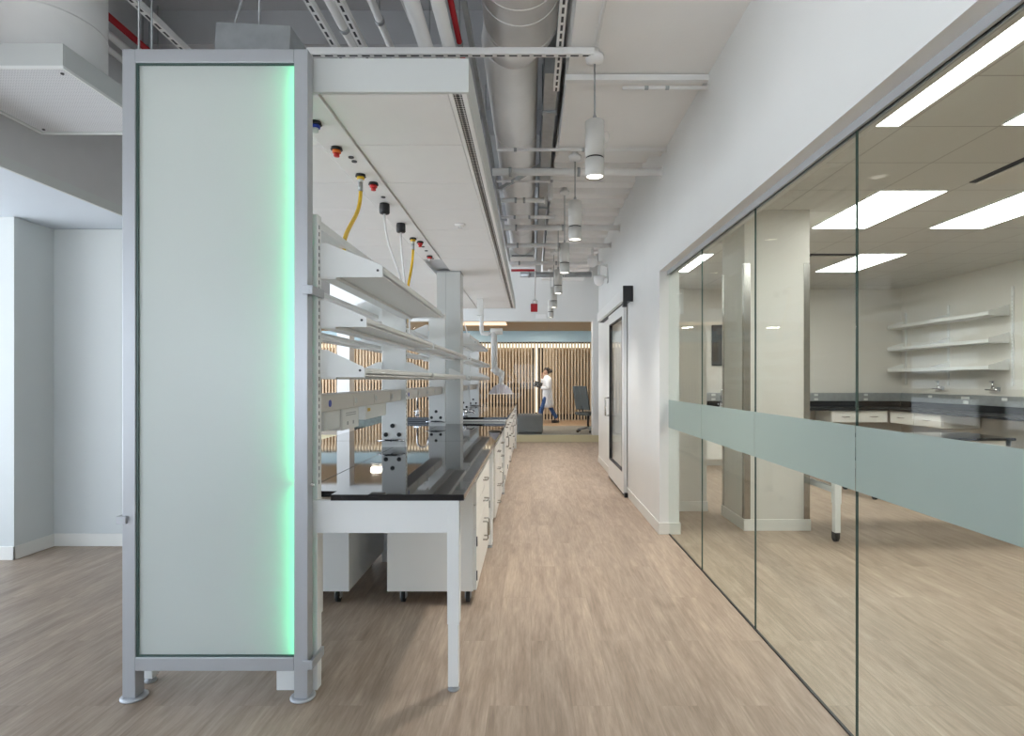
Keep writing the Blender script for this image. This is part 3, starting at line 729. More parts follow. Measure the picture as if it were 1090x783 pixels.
part('hood_rim', MB().lathe([(.198, 1.214), (.208, 1.214), (.208, 1.222), (.198, 1.222), (.198, 1.214)], (-.487, 9.02, 0), 36), M['white'], r)

# ------------------------------------------------------------------ hanging cylinder lamps
def pendant(y, lab, x=.4, zb=2.70):
    h = thing('pendant_lamp', (x, y, zb), lab, 'pendant lamp', 'cylinder lamps down the corridor')
    zc = 3.5 if y < 5.1 else 3.71
    part('shade', MB().lathe([(.050, zb + .012), (.058, zb), (.060, zb + .004), (.060, zb + .113)], (x, y, 0), 32), M['shade'], h)
    part('groove', MB().lathe([(.056, zb + .112), (.056, zb + .124)], (x, y, 0), 32), M['black'], h)
    part('body', MB().lathe([(.060, zb + .123), (.060, zb + .348), (.054, zb + .352), (.012, zb + .354)], (x, y, 0), 32), M['shade'], h)
    part('lens', MB().lathe([(.0, zb + .010), (.051, zb + .010), (.051, zb + .014)], (x, y, 0), 28), M['lens'], h, 0, 'glowing lens')
    part('loop', MB().tube([(x + .06, y, zb + .29)] + [(x + .075 + .015 * math.cos(t), y, zb + .255 + .035 * math.sin(t)) for t in [PI * .7 - k * PI * 2.0 / 12 for k in range(12)]], .003, 6), M['pipe'], h)
    part('stem', MB().cyl((x, y, zb + .353), (x, y, zc - .09), .0055, 10), M['galv'], h)
    part('stem_grip', MB().lathe([(.012, zb + .353), (.012, zb + .38), (.006, zb + .395)], (x, y, 0), 14), M['galv'], h)
    part('canopy', MB().lathe([(.012, -.09), (.055, -.075), (.058, -.04), (.03, -.03), (.03, 0)], (x, y, zc), 24), M['pipe'], h)
    ld = bpy.data.lights.new('lamp_light', 'SPOT'); ld.energy = PEND_W; ld.color = (1., .965, .92); ld.spot_size = 1.75; ld.spot_blend = 1.; ld.shadow_soft_size = .05
    lo = bpy.data.objects.new('lamp_light', ld); COL.objects.link(lo); lo.parent = h; lo.location = (0, 0, -.012)
    return h
PEND_W = 100.
nm = ['nearest cylinder lamp, large and hung at the end of a slotted strut', 'second cylinder lamp in the row from the camera', 'third cylinder lamp in the row from the camera',
      'fourth cylinder lamp in the row from the camera', 'fifth cylinder lamp in the row from the camera', 'farthest cylinder lamp, nearest the lobby glass']
for k in range(6): pendant(3.47 + 1.545 * k, nm[k])

# ------------------------------------------------------------------ ducts, pipes, struts over the corridor and island
DXc, DZc = -.146, 3.81
r = thing('round_duct', (DXc, 6, DZc), 'big white round duct running away over the island edge', 'duct')
d1 = MB()
def ductseg(mb, y0, y1, rad, x0=None, x1=None):
    mb.cyl((DXc if x0 is None else x0, y0, DZc), (DXc if x1 is None else x1, y1, DZc), rad, 40)
part('run', MB().cyl((DXc, 3.86, DZc), (DXc, 9.6, DZc), .2, 44), M['duct'], r)
part('wide_run', MB().cyl((DXc + .08, -1, DZc), (DXc + .08, 3.66, DZc), .2415, 48), M['duct'], r)
part('reducer', MB().tube([(DXc + .08, 3.64, DZc), (DXc, 3.88, DZc)], [.2415, .2], 44), M['duct'], r)
for y, rad, dx in ((2.95, .243, .08), (3.2, .243, .08), (3.34, .243, .08), (3.62, .244, .08), (5.2, .204, 0), (6.8, .204, 0), (8.3, .204, 0)):
    part('seam_ring', MB().cyl((DXc + dx, y, DZc), (DXc + dx, y + .012 if rad > .2 else y + .05, DZc), rad, 48), M['duct'], r)
part('end_box', MB().box(-.36, .07, 9.6, 10.4, 3.56, 4.08), M['duct'], r, .004)
part('opening', MB().box(-.33, .04, 9.592, 9.6, 3.585, 3.60), M['dark'], r)

r = thing('branch_duct', (.12, 7, 3.6), 'dark sheet metal duct deep in the ceiling gap beside the round duct', 'duct')
part('run', MB().box(.10, .2, 3.95, 11.5, 3.62, 4.0), M['galv'], r)
for y in (4.5, 5.7, 7.0): part('flange', MB().box(.09, .21, y, y + .04, 3.6, 4.0), M['galv'], r)

def ypipe(rx, hc, y0, y1, rad, m, lab, name='pipe', cat='pipe', clamps=True):
    x = rx * hc; z = CZ + hc
    h = thing(name, (x, (y0 + y1) / 2, z), lab, cat, 'pipes running along the ceiling')
    part('run', MB().cyl((x, y0, z), (x, y1, z), rad, 18), m, h)
    if clamps:
        y = y0 + 1.0
        while y < y1:
            cl = part('clamp', MB().cyl((x, y, z), (x, y + .03, z), rad * 1.18 + .002, 18), M['galv'], h)
            part('hanger_rod', MB().cyl((x, y + .015, z + rad), (x, y + .015, DK - .02), .005, 6), M['galv'], cl); y += 2.1
    return h
ypipe(-.314, 2.1, .5, 9.5, .045, M['pipe'], 'thick pale pipe above the island, left one of two')
ypipe(-.245, 2.1, .5, 9.5, .04, M['pipe'], 'thick pale pipe above the island, right one beside the red pipe')
ypipe(-.211, 2.2, .5, 10.3, .018, M['red'], 'slim red sprinkler pipe above the island beside pale pipes')
ypipe(-1.16, 2.62, 3.5, 9.0, .024, M['red'], 'slim red sprinkler pipe at the upper left beside the round drop')
ypipe(-1.22, 2.55, 3.5, 9.0, .028, M['pipe'], 'white pipe just below the upper left red pipe')
ypipe(-1.275, 2.48, 3.5, 9.0, .022, M['pipe'], 'thin white pipe lowest of the upper left group')
ypipe(-.53, 2.3, .5, 9.0, .03, M['pipe'], 'pale conduit beside the slotted strut above the divider')
ypipe(-.42, 2.35, .5, 9.0, .025, M['pipe'], 'pale conduit between the strut and the thick pipes')

def strut(p0, p1, lab, axis, w_=.041, h_=.041, slots=True, group='slotted struts'):
    """slotted channel along x or y, slots on its underside and side"""
    x0, y0, z0 = p0; L = p1[0] - p0[0] if axis == 'x' else p1[1] - p0[1]
    h = thing('strut_channel', (((p0[0] + p1[0]) / 2), (p0[1] + p1[1]) / 2, z0), lab, 'strut', group)
    mb = MB()
    if axis == 'x':
        mb.box(x0, x0 + L, y0 - w_ / 2, y0 + w_ / 2, z0, z0 + h_)
    else: mb.box(x0 - w_ / 2, x0 + w_ / 2, y0, y0 + L, z0, z0 + h_)
    part('channel', mb, M['pipe'], h, .002)
    if slots:
        s_ = MB(); t = .03
        while t < L - .05:
            if axis == 'x': s_.box(x0 + t, x0 + t + .05, y0 - .007, y0 + .007, z0 - .001, z0 + .003)
            else: s_.box(x0 - .007, x0 + .007, y0 + t, y0 + t + .05, z0 - .001, z0 + .003)
            t += .076
        part('slots', s_, M['dark'], h)
    return h
strut((-1.38, 3.43, 3.44), (.39, 3.43, 3.44), 'slotted strut ending at the nearest lamp canopy', 'x')
strut((.18, .6, 3.49), (.18, 3.95, 3.49), 'slotted strut along the right side of the round duct', 'y')
strut((.235, 3.75, 3.452), (1.2, 3.75, 3.452), 'strut across the smooth slab to the right wall', 'x', slots=False)
strut((-1.05, .6, 3.5), (-1.05, 9.0, 3.5), 'slotted strut above the green divider, right of the grey box', 'y')
strut((-2.18, .6, 3.5), (-2.18, 9.0, 3.5), 'slotted strut above the divider at the upper left', 'y')
strut((-1.22, .6, 3.5), (-1.22, 9.0, 3.5), 'strut just right of the divider top', 'y')

def xpipe(y, x0, x1, z, rad, lab, m=None, extra=None):
    h = thing('cross_pipe', ((x0 + x1) / 2, y, z - rad), lab, 'pipe', 'pipes crossing the corridor ceiling')
    part('run', MB().cyl((x0, y, z), (x1, y, z), rad, 18), m or M['pipe'], h)
    part('wall_collar', MB().cyl((x1 - .012, y, z), (x1, y, z), rad * 1.5, 18), M['pipe'], h)
    for x in (x0 + .15, (x0 + x1) / 2):
        cl = part('clamp', MB().cyl((x, y, z), (x + .025, y, z), rad * 1.2, 16), M['galv'], h)
    return h
xpipe(3.75, .62, 1.2, 3.41, .011, 'thin conduit below the strut beside the nearest lamp')
xpipe(5.075, -.35, 1.2, 3.34, .034, 'thick white pipe crossing behind the nearest lamp')
xpipe(4.90, -.30, 1.2, 3.47, .014, 'thin conduit just above the thick crossing pipe')
xpipe(5.62, -.35, .75, 3.45, .012, 'thin conduit crossing beyond the thick pipe')
xpipe(6.15, -.33, .16, 3.43, .026, 'short white pipe crossing under the round duct')
xpipe(6.75, -.36, .3, 3.42, .018, 'slim white pipe crossing above the second lamp')
xpipe(7.47, -.36, 1.2, 3.49, .036, 'thick white pipe crossing above the third lamp')
xpipe(8.32, -.36, 1.2, 3.46, .032, 'white pipe crossing above the fourth lamp')
xpipe(9.44, -.36, 1.2, 3.43, .03, 'white pipe crossing near the ceiling cameras')
xpipe(10.4, -.2, 1.15, 3.42, .05, 'grey conduit crossing just before the far bulkhead', M['galv'])
single('red_pipe', MB().cyl((-.36, 10.2, 3.46), (.10, 10.2, 3.46), .022, 14), M['red'], 'short red pipe near the far bulkhead', 'pipe')
# elbows, braces, rods
single('elbow_pipe', MB().tube([(.20, 6.15, 3.43), (.22, 6.15, 3.47), (.22, 6.15, 3.60), (.22, 6.15, DK)], .026, 16), M['pipe'], 'white elbow pipe rising beside the second lamp', 'pipe')
single('brace', MB().prism([(-.36, 3.42), (-.30, 3.42), (.18, 3.70), (.18, 3.74)], 'y', 5.75, 5.80), M['galv'], 'diagonal grey brace under the round duct', 'brace')
single('brace', MB().tube([(-.90, 2.4, 3.9), (-.72, 3.38, 3.62)], .02, 10), M['pipe'], 'diagonal pale brace above the island fascia', 'brace')
single('brace', MB().box(-.40, -.372, .8, 10.1, 3.60, 3.66), M['galv'], 'long grey rail beside the ceiling panel edge', 'rail')
single('conduit', MB().tube([(-.30, 2.6, 2.923), (-.30, 10.1, 2.923)], .013, 10), M['pipe'], 'thin conduit along the top edge of the ceiling panel', 'conduit')
single('conduit', MB().tube([(.34, 2.6, 3.49), (.40, 3.0, 3.485), (.40, 3.37, 3.47)], .012, 10), M['pipe'], 'bent conduit feeding the nearest lamp canopy', 'conduit')
for x, y in ((.27, 6.5), (.31, 7.1), (-.28, 7.9)):
    pass
single('hanger_rod', MB().cyl((-2.05, 2.9, 3.0), (-2.05, 2.9, DK), .005, 8), M['galv'], 'thin hanger rod left of the divider top', 'rod')
single('hanger_rod', MB().cyl((-2.12, 3.1, 3.0), (-2.12, 3.1, DK), .005, 8), M['galv'], 'thin hanger rod second from the divider top', 'rod')

# grey box over the divider with its cables
r = thing('equipment_box', (-1.42, 2.95, 2.91), 'grey metal equipment box resting above the green divider', 'equipment box')
part('case', MB().box(-1.605, -1.225, 2.8, 3.2, 2.91, 3.235).rot(math.radians(3), 'Y', (-1.42, 2.95, 3.0)), M['galv'], r, .004)
part('cable_gland', MB().cyl((-1.23, 2.9, 3.12), (-1.20, 2.9, 3.12), .022, 14), M['black'], r)
part('cable', MB().tube(bez((-1.2, 2.9, 3.12), (-1.12, 2.9, 3.1), (-1.13, 2.9, 3.0), (-1.15, 2.9, 2.93), 12), .008, 8), M['grey'], r)
part('cable', MB().tube(bez((-1.56, 2.9, 3.24), (-1.55, 2.9, 3.34), (-1.45, 2.9, 3.5), (-1.40, 2.9, 4.1), 12), .006, 8), M['grey'], r)
part('hanger_rod', MB().cyl((-1.42, 2.9, 3.23), (-1.42, 2.9, 4.15), .005, 8), M['galv'], r)

# perforated supply diffuser with its round drop at the upper left
r = thing('air_diffuser', (-2.73, 3.15, 3.0), 'boxy white perforated air diffuser on a fat round duct at the upper left', 'air diffuser')
df = MB().box(-3.1, -2.355, 2.79, 2.80, 3.0, 3.128).box(-3.1, -2.355, 3.51, 3.52, 3.0, 3.128).box(-3.1, -3.09, 2.80, 3.51, 3.0, 3.128).box(-2.365, -2.355, 2.80, 3.51, 3.0, 3.128).box(-3.09, -2.365, 2.80, 3.51, 3.118, 3.128)
part('housing', df, M['fascia'], r, .002)
part('face', MB().box(-3.086, -2.369, 2.804, 3.506, 3.004, 3.014), M['perf'], r, 0, 'perforated white face')
part('rim', MB().box(-3.11, -2.345, 2.78, 2.79, 2.995, 3.01).box(-3.11, -2.345, 3.52, 3.53, 2.995, 3.01).box(-3.11, -3.1, 2.79, 3.52, 2.995, 3.01).box(-2.355, -2.345, 2.79, 3.52, 2.995, 3.01), M['white'], r)
for x, y in ((-2.40, 2.84), (-2.40, 3.47), (-3.05, 2.84), (-3.05, 3.47)): part('latch', MB().cyl((x, y, 2.998), (x, y, 3.004), .008, 10), M['dark'], r)
part('drop_duct', MB().cyl((-2.74, 3.15, 3.128), (-2.74, 3.15, DK - .285), .27, 48), M['duct'], r)
part('duct_seam', MB().cyl((-2.74, 3.15, 3.42), (-2.74, 3.15, 3.43), .272, 48), M['duct'], r)

# cameras and alarm
r = thing('dome_camera', (1.05, 9.0, 3.3), 'white dome camera hung from the ribbed ceiling', 'camera', 'dome cameras')
part('mount', MB().lathe([(.02, .41), (.02, .2), (.08, .19), (.085, .14)], (1.02, 9.2, 3.3), 20), M['white'], r)
part('dome', MB().lathe([(.085, .14), (.085, .1), (.07, .05), (.04, .02), (0, .01)], (1.02, 9.2, 3.3), 24), M['panel'], r)
r = thing('dome_camera', (1.12, 8.6, 3.0), 'white dome camera on a bracket at the right wall', 'camera', 'dome cameras')
part('bracket', MB().box(1.18, 1.2, 8.54, 8.66, 2.95, 3.25).tube([(1.18, 8.6, 3.22), (1.10, 8.6, 3.24), (1.06, 8.6, 3.20), (1.06, 8.6, 3.05)], .022, 14).box(1.0, 1.2, 8.59, 8.61, 3.02, 3.04), M['white'], r)
part('dome', MB().lathe([(.03, .06), (.085, .05), (.085, .0), (.07, -.06), (.04, -.09), (0, -.1)], (1.06, 8.6, 3.0), 24), M['panel'], r)
r = thing('fire_alarm', (.08, 9.9, 2.75), 'small red alarm with white globe hung on a rod', 'alarm')
part('rod', MB().cyl((.08, 9.9, 2.86), (.08, 9.9, 3.6), .012, 10), M['pipe'], r)
part('globe', MB().ball((.08, 9.9, 2.84), .05, .05, .04), M['panel'], r)
part('box', MB().box(.0, .12, 9.87, 9.93, 2.66, 2.80), M['red'], r, .004, 'red alarm box')
single('wall_plate', MB().box(.12, .36, 12.94, 12.95, 2.88, 2.98), M['panel'], 'small blank white plate on the far bulkhead', 'plate', bevel=.002)
# ------------------------------------------------------------------ the room behind the glass
RZ = 3.06
S('ceiling_room', MB().box(1.385, 6.7, .2, 9.95, RZ, RZ + .1), M['tile'], 'grey acoustic tile ceiling of the side room', 'ceiling')
S('wall_room_back', MB().box(1.385, 6.8, 9.87, 9.99, 0, RZ), M['wallroom'], 'beige back wall of the side room', 'wall')
S('wall_room_right', MB().box(6.6, 6.72, .2, 9.87, 0, RZ), M['wallroom'], 'beige right wall of the side room carrying white shelves', 'wall')
S('wall_room_front', MB().box(1.385, 6.72, .1, .2, 0, DK), M['wallroom'], 'near wall of the side room, out of view', 'wall')
S('wall_room_pier', MB().box(1.385, 1.93, 6.08, 6.4, 0, 2.16), M['wallroom'], 'pale low wall return in the side room behind the glass jamb', 'wall')
b = MB().box(1.385, 1.935, 6.07, 6.08, 0, .108).box(1.93, 1.94, 6.07, 6.4, 0, .108).box(1.385, 6.6, 9.86, 9.87, 0, .108).box(6.59, 6.6, .2, 9.87, 0, .108)
S('baseboard_room', b, M['basebd'], 'beige baseboard around the side room', 'baseboard', .003)
# column with steel corner guards
r = thing('wall_column', (2.35, 5.6, 0), 'square pale column with steel corner guards in the side room', 'column', kind='structure')
part('shaft', MB().box(2.04, 2.66, 5.29, 5.90, 0, RZ), M['wallroom'], r)
part('baseboard', MB().box(2.03, 2.67, 5.28, 5.29, 0, .108).box(2.03, 2.04, 5.29, 5.91, 0, .108).box(2.66, 2.67, 5.29, 5.91, 0, .108).box(2.03, 2.67, 5.9, 5.91, 0, .108), M['basebd'], r, .002)
for x, y, sx, sy in ((2.04, 5.29, 1, 1), (2.66, 5.29, -1, 1), (2.04, 5.90, 1, -1), (2.66, 5.90, -1, -1)):
    g = MB().box(min(x - sx * .003, x + sx * .055), max(x - sx * .003, x + sx * .055), min(y - sy * .003, y), max(y - sy * .003, y), .11, 2.55)
    g.box(min(x - sx * .003, x), max(x - sx * .003, x), min(y, y + sy * .055), max(y, y + sy * .055), .11, 2.55)
    part('corner_guard', g, M['steel'], r, 0, 'brushed steel corner guard')
# troffers
def troffer(x0, y0, lab, x1=None):
    x1 = x1 or x0 + .57
    h = thing('ceiling_light', ((x0 + x1) / 2, y0 + .57, RZ - .012), lab, 'ceiling light', 'long ceiling lights of the side room')
    part('frame', MB().box(x0 - .012, x0, y0, y0 + 1.16, RZ - .012, RZ).box(x1, x1 + .012, y0, y0 + 1.16, RZ - .012, RZ).box(x0, x1, y0 - .012, y0, RZ - .012, RZ).box(x0, x1, y0 + 1.16, y0 + 1.172, RZ - .012, RZ), M['white'], h)
    part('diffuser', MB().box(x0, x1, y0 + .002, y0 + 1.158, RZ - .008, RZ - .002), M['troffer'], h)
troffer(1.77, 2.37, 'long ceiling light close above the glass head, upper right corner')
troffer(1.77, 7.1, 'farthest left ceiling light, seen beyond the wall return')
troffer(2.99, 2.35, 'ceiling light at the right edge of the photo, near row')
troffer(2.99, 4.735, 'ceiling light right of the column, middle row')
troffer(4.24, 4.735, 'ceiling light at the right edge of the photo, middle row')
troffer(4.24, 7.1, 'smallest looking ceiling light right of the column, far row')
def slotvent(x0, y0, x1, y1, lab):
    h = thing('air_vent', ((x0 + x1) / 2, (y0 + y1) / 2, RZ - .03), lab, 'air vent', 'square plaque vents of the side room')
    part('frame', MB().box(x0, x1, y0, y1, RZ - .008, RZ), M['dark'], h)
    part('plaque', MB().box(x0 + .03, x1 - .03, y0 + .03, y1 - .03, RZ - .03, RZ - .016).box((x0 + x1) / 2 - .03, (x0 + x1) / 2 + .03, (y0 + y1) / 2 - .03, (y0 + y1) / 2 + .03, RZ - .016, RZ - .006), M['wallroom'], h, .012)
slotvent(3.60, 3.95, 4.2, 4.55, 'square plaque ceiling vent at the right edge, between two lights')
slotvent(3.60, 7.12, 4.2, 7.70, 'square plaque ceiling vent beside the far right ceiling light')
# counters along back and right walls
single('worktop', MB().prism([(2.7, 9.22), (5.95, 9.22), (5.95, 5.6), (6.57, 5.6), (6.57, 9.84), (2.7, 9.84)], 'z', .935, .97), M['epoxym'], 'black L shaped worktop along two walls of the side room', 'worktop', bevel=.002)
single('backsplash', MB().box(2.7, 6.57, 9.842, 9.86, .97, 1.07).box(6.572, 6.59, 5.6, 9.842, .97, 1.07), M['epoxym'], 'low black backsplash behind the side room worktop', 'backsplash')
r = thing('power_raceway', (5, 9.84, 1.07), 'grey power raceway along the side room walls with white outlets', 'raceway')
part('trough', MB().box(2.7, 6.57, 9.82, 9.868, 1.07, 1.215).box(6.555, 6.598, 5.6, 9.82, 1.07, 1.215), M['galv'], r, .002)
for x in (3.2, 5.02, 5.9): part('outlet', MB().box(x, x + .07, 9.815, 9.82, 1.08, 1.12).box(x, x + .07, 9.815, 9.82, 1.16, 1.20), M['white'], r, .002)
for y in (9.05, 8.35, 8.28, 7.62, 7.0, 6.4): part('outlet', MB().box(6.55, 6.555, y, y + .09, 1.15, 1.19), M['white'], r, .002)
part('outlet', MB().box(6.55, 6.555, 8.3, 8.4, 1.08, 1.13), M['white'], r, .002)
def rdrawer(mode, a, b_, lab):
    if mode == 'b': c = ((a + b_) / 2, 9.5, .72)
    else: c = (6.25, (a + b_) / 2, .72)
    h = thing('drawer_unit', c, lab, 'drawer unit', 'white drawer units under the side room worktop')
    if mode == 'b':
        part('body', MB().box(a, b_, 9.28, 9.8, .73, .935), M['cab'], h, .002)
        d = part('drawer', MB().box(a + .004, b_ - .004, 9.258, 9.279, .735, .925), M['cab'], h, .002)
        part('handle', MB().tube([((a + b_) / 2 - .06, 9.258, .83), ((a + b_) / 2 - .05, 9.23, .83), ((a + b_) / 2 + .05, 9.23, .83), ((a + b_) / 2 + .06, 9.258, .83)], .006, 8), M['steel'], d)
    else:
        part('body', MB().box(6.01, 6.56, a, b_, .73, .935), M['cab'], h, .002)
        d = part('drawer', MB().box(5.988, 6.009, a + .004, b_ - .004, .735, .925), M['cab'], h, .002)
        part('handle', pull((5.988, (a + b_) / 2, .83), 'y', .12, out=-.03), M['steel'], d)
rdrawer('b', 5.03, 5.49, 'white drawer unit on the back wall, left one'); rdrawer('b', 5.495, 5.96, 'white drawer unit on the back wall, in the corner')
rdrawer('r', 8.67, 9.24, 'white drawer unit on the right wall, near the corner'); rdrawer('r', 8.09, 8.66, 'white drawer unit on the right wall, beside the open knee space')
r = thing('base_cabinet', (3.1, 9.5, 0), 'white base cabinet at the back wall, seen left of the column', 'cabinet')
part('body', MB().box(2.75, 3.45, 9.30, 9.84, .1, .933), M['cab'], r, .002)
for z0, z1 in ((.11, .50), (.505, .72), (.725, .925)):
    d = part('drawer', MB().box(2.755, 3.445, 9.278, 9.299, z0, z1), M['cab'], r, .002)
    part('handle', MB().tube([(3.04, 9.278, z1 - .06), (3.05, 9.25, z1 - .06), (3.15, 9.25, z1 - .06), (3.16, 9.278, z1 - .06)], .006, 8), M['steel'], d)
part('plinth', MB().box(2.75, 3.45, 9.36, 9.84, 0, .1), M['basebd'], r)
faucet(3.30, 9.62, .97, 'chrome gooseneck faucet at the back wall left of the column', 1)
# legs that carry the counter
for i, (x, y) in enumerate(((5.99, 5.64), (6.5, 5.64), (4.2, 9.26))):
    single('counter_leg', MB().box(x, x + .05, y, y + .05, 0, .933), M['white'], ['white counter leg at the near end of the right wall counter', 'white counter leg against the right wall', 'white counter leg behind the column'][i], 'leg', 'legs of the side room counter', bevel=.002)
# shelves on the right wall
for y, lab in ((9.74, 'white slotted shelf standard near the room corner'), (8.75, 'white slotted shelf standard in the middle of the shelves'), (7.58, 'white slotted shelf standard at the right end of the shelves')):
    h = thing('shelf_standard', (6.59, y, 1.3), lab, 'shelf standard', 'shelf standards on the right room wall')
    part('strip', MB().box(6.582, 6.6, y - .015, y + .015, 1.36, 2.72 if y < 8 else 2.62), M['white'], h, .002)
    s_ = MB()
    for k in range(24): s_.box(6.581, 6.583, y - .004, y + .004, 1.42 + k * .05, 1.44 + k * .05)
    part('slots', s_, M['grey'], h)
for zi, z in enumerate((1.585, 1.955, 2.335)):
    for yi, (a, b_) in enumerate(((8.74, 9.78), (7.62, 8.735))):
        h = thing('wall_shelf', (6.43, (a + b_) / 2, z), '%s white shelf on the right room wall, %s half' % (['lowest', 'middle', 'top'][zi], ['far', 'near'][yi]), 'shelf', 'tray shelves on the right room wall')
        part('tray', MB().box(6.29, 6.58, a, b_, z, z + .006).box(6.29, 6.30, a, b_, z + .006, z + .05).box(6.57, 6.58, a, b_, z + .006, z + .04), M['white'], h, .001)
        for y in (a, b_ - .003):
            part('bracket', MB().prism([(6.58, z - .01), (6.58, z + .14), (6.55, z + .14), (6.292, z + .06), (6.292, z - .002)], 'y', y - .002, y + .002), M['white'], h)
for y, lab in ((8.90, 'wall gas valve with two outlets below the far half shelves'), (7.85, 'wall gas valve with two outlets below the near half shelves')):
    h = thing('gas_valve', (6.55, y, 1.32), lab, 'valve', 'wall valves of the side room')
    part('body', MB().cyl((6.6, y, 1.32), (6.53, y, 1.32), .022, 16).cyl((6.54, y - .12, 1.30), (6.54, y + .12, 1.30), .012, 12).cyl((6.54, y, 1.32), (6.54, y, 1.41), .012, 12), M['chrome'], h)
    part('knob', MB().box(6.515, 6.535, y - .14, y - .10, 1.28, 1.34).box(6.515, 6.535, y - .03, y + .03, 1.41, 1.425), M['grey'], h, .002)
# screen on the back wall
r = thing('wall_screen', (3.6, 9.85, 1.7), 'dark wall screen partly hidden behind the column', 'screen')
part('frame', MB().box(3.22, 4.3, 9.835, 9.87, 1.70, 2.42), M['black'], r, .003)
part('display', MB().box(3.24, 4.28, 9.832, 9.836, 1.72, 2.40), M['tv'], r)
# two adjustable tables on casters
def rtable(x0, x1, y0, y1, h, lab):
    r = thing('mobile_table', ((x0 + x1) / 2, (y0 + y1) / 2, 0), lab, 'table', 'mobile tables of the side room')
    part('tabletop', MB().box(x0, x1, y0, y1, h - .03, h), M['epoxy'], r, .002)
    part('apron', MB().box(x0 + .03, x1 - .03, y0 + .03, y0 + .06, h - .10, h - .03).box(x0 + .03, x1 - .03, y1 - .06, y1 - .03, h - .10, h - .03), M['white'], r, .002)
    part('cross_bar', MB().box(x0 + .05, x0 + .09, y0 + .08, y1 - .08, .42, .475).box(x1 - .09, x1 - .05, y0 + .08, y1 - .08, .42, .475), M['white'], r, .002)
    for x in (x0 + .012, x1 - .10):
        for y in (y0 + .03, y1 - .09):
            l = part('leg', MB().box(x, x + .06, y, y + .06, .34, h - .03), M['white'], r, .003)
            part('leg_extension', MB().box(x + .005, x + .055, y + .005, y + .055, .085, .34), M['white'], l, .003)
            k = part('caster', MB().cyl((x + .015, y + .045, .04), (x + .045, y + .045, .04), .04, 18), M['rubber'], l)
            part('fork', MB().box(x + .008, x + .014, y + .01, y + .07, .03, .085).box(x + .046, x + .052, y + .01, y + .07, .03, .085), M['black'], l)
rtable(2.67, 4.30, 4.86, 5.58, .76, 'white legged mobile table whose leg shows below the frosted band')
rtable(4.10, 5.78, 6.6, 7.35, .745, 'black topped mobile table farther from the glass, above the frosted band')
# ------------------------------------------------------------------ lobby furniture
LZ = .157
r = thing('ottoman', (-.02, 13.5, LZ), 'grey cube ottoman on the lobby carpet in front of the walker', 'ottoman')
part('cushion', MB().box(-.335, .29, 13.22, 13.84, LZ + .02, LZ + .46), M['fabric'], r, .045)
part('base', MB().box(-.31, .265, 13.25, 13.81, LZ, LZ + .03), M['black'], r)
r = thing('sofa', (-4.2, 14.6, LZ), 'dark green grey lounge sofa seen under the raceway', 'sofa')
part('seat', MB().box(-4.9, -3.7, 14.2, 14.95, LZ + .06, LZ + .40), M['sofa'], r, .06)
part('backrest', MB().box(-4.9, -3.7, 14.95, 15.15, LZ + .06, LZ + .62), M['sofa'], r, .06)
part('base', MB().box(-4.8, -3.8, 14.3, 15.05, LZ, LZ + .07), M['black'], r)
# office chair
cx, cy = 1.42, 13.75
r = thing('office_chair', (cx, cy, LZ), 'grey mesh office chair on a five star base at the lobby edge', 'chair')
bs = MB()
for k in range(5):
    a = 2 * PI * k / 5 + .3
    bs.tube([(cx, cy, LZ + .11), (cx + .29 * math.cos(a), cy + .29 * math.sin(a), LZ + .075)], [.03, .018], 10)
base = part('star_base', bs, M['grey'], r)
for k in range(5):
    a = 2 * PI * k / 5 + .3; x, y = cx + .29 * math.cos(a), cy + .29 * math.sin(a)
    part('caster', MB().cyl((x - .02, y, LZ + .03), (x + .02, y, LZ + .03), .03, 14), M['rubber'], base)
part('gas_lift', MB().cyl((cx, cy, LZ + .1), (cx, cy, LZ + .42), .026, 14), M['black'], r)
part('seat', MB().box(cx - .24, cx + .24, cy - .25, cy + .24, LZ + .42, LZ + .50), M['mesh'], r, .03)
bk = MB()
bk.prism([(cx - .21, LZ + .56), (cx - .17, LZ + .56), (cx - .30, LZ + 1.14), (cx - .34, LZ + 1.14)], 'y', cy - .24, cy + .22)
part('backrest', bk, M['mesh'], r, .012)
part('back_bar', MB().tube([(cx - .02, cy, LZ + .43), (cx - .20, cy, LZ + .46), (cx - .215, cy, LZ + .7)], .02, 10), M['black'], r)
for s_ in (-1, 1):
    y = cy + s_ * .28
    part('armrest', MB().tube([(cx, cy + s_ * .2, LZ + .44), (cx, y, LZ + .48), (cx - .02, y, LZ + .66)], .015, 8).box(cx - .14, cx + .12, y - .035, y + .035, LZ + .66, LZ + .69), M['black'], r)
r.rotation_euler.z = math.radians(42)
r = thing('desk', (1.95, 13.9, LZ), 'white desk end beside the office chair at the lobby edge', 'desk')
part('tabletop', MB().box(1.58, 2.28, 13.55, 14.3, LZ + .72, LZ + .75), M['white'], r, .003)
for x, y in ((1.75, 13.6), (2.2, 13.6), (1.75, 14.2), (2.2, 14.2)): part('leg', MB().box(x, x + .05, y, y + .05, LZ, LZ + .72), M['grey'], r)

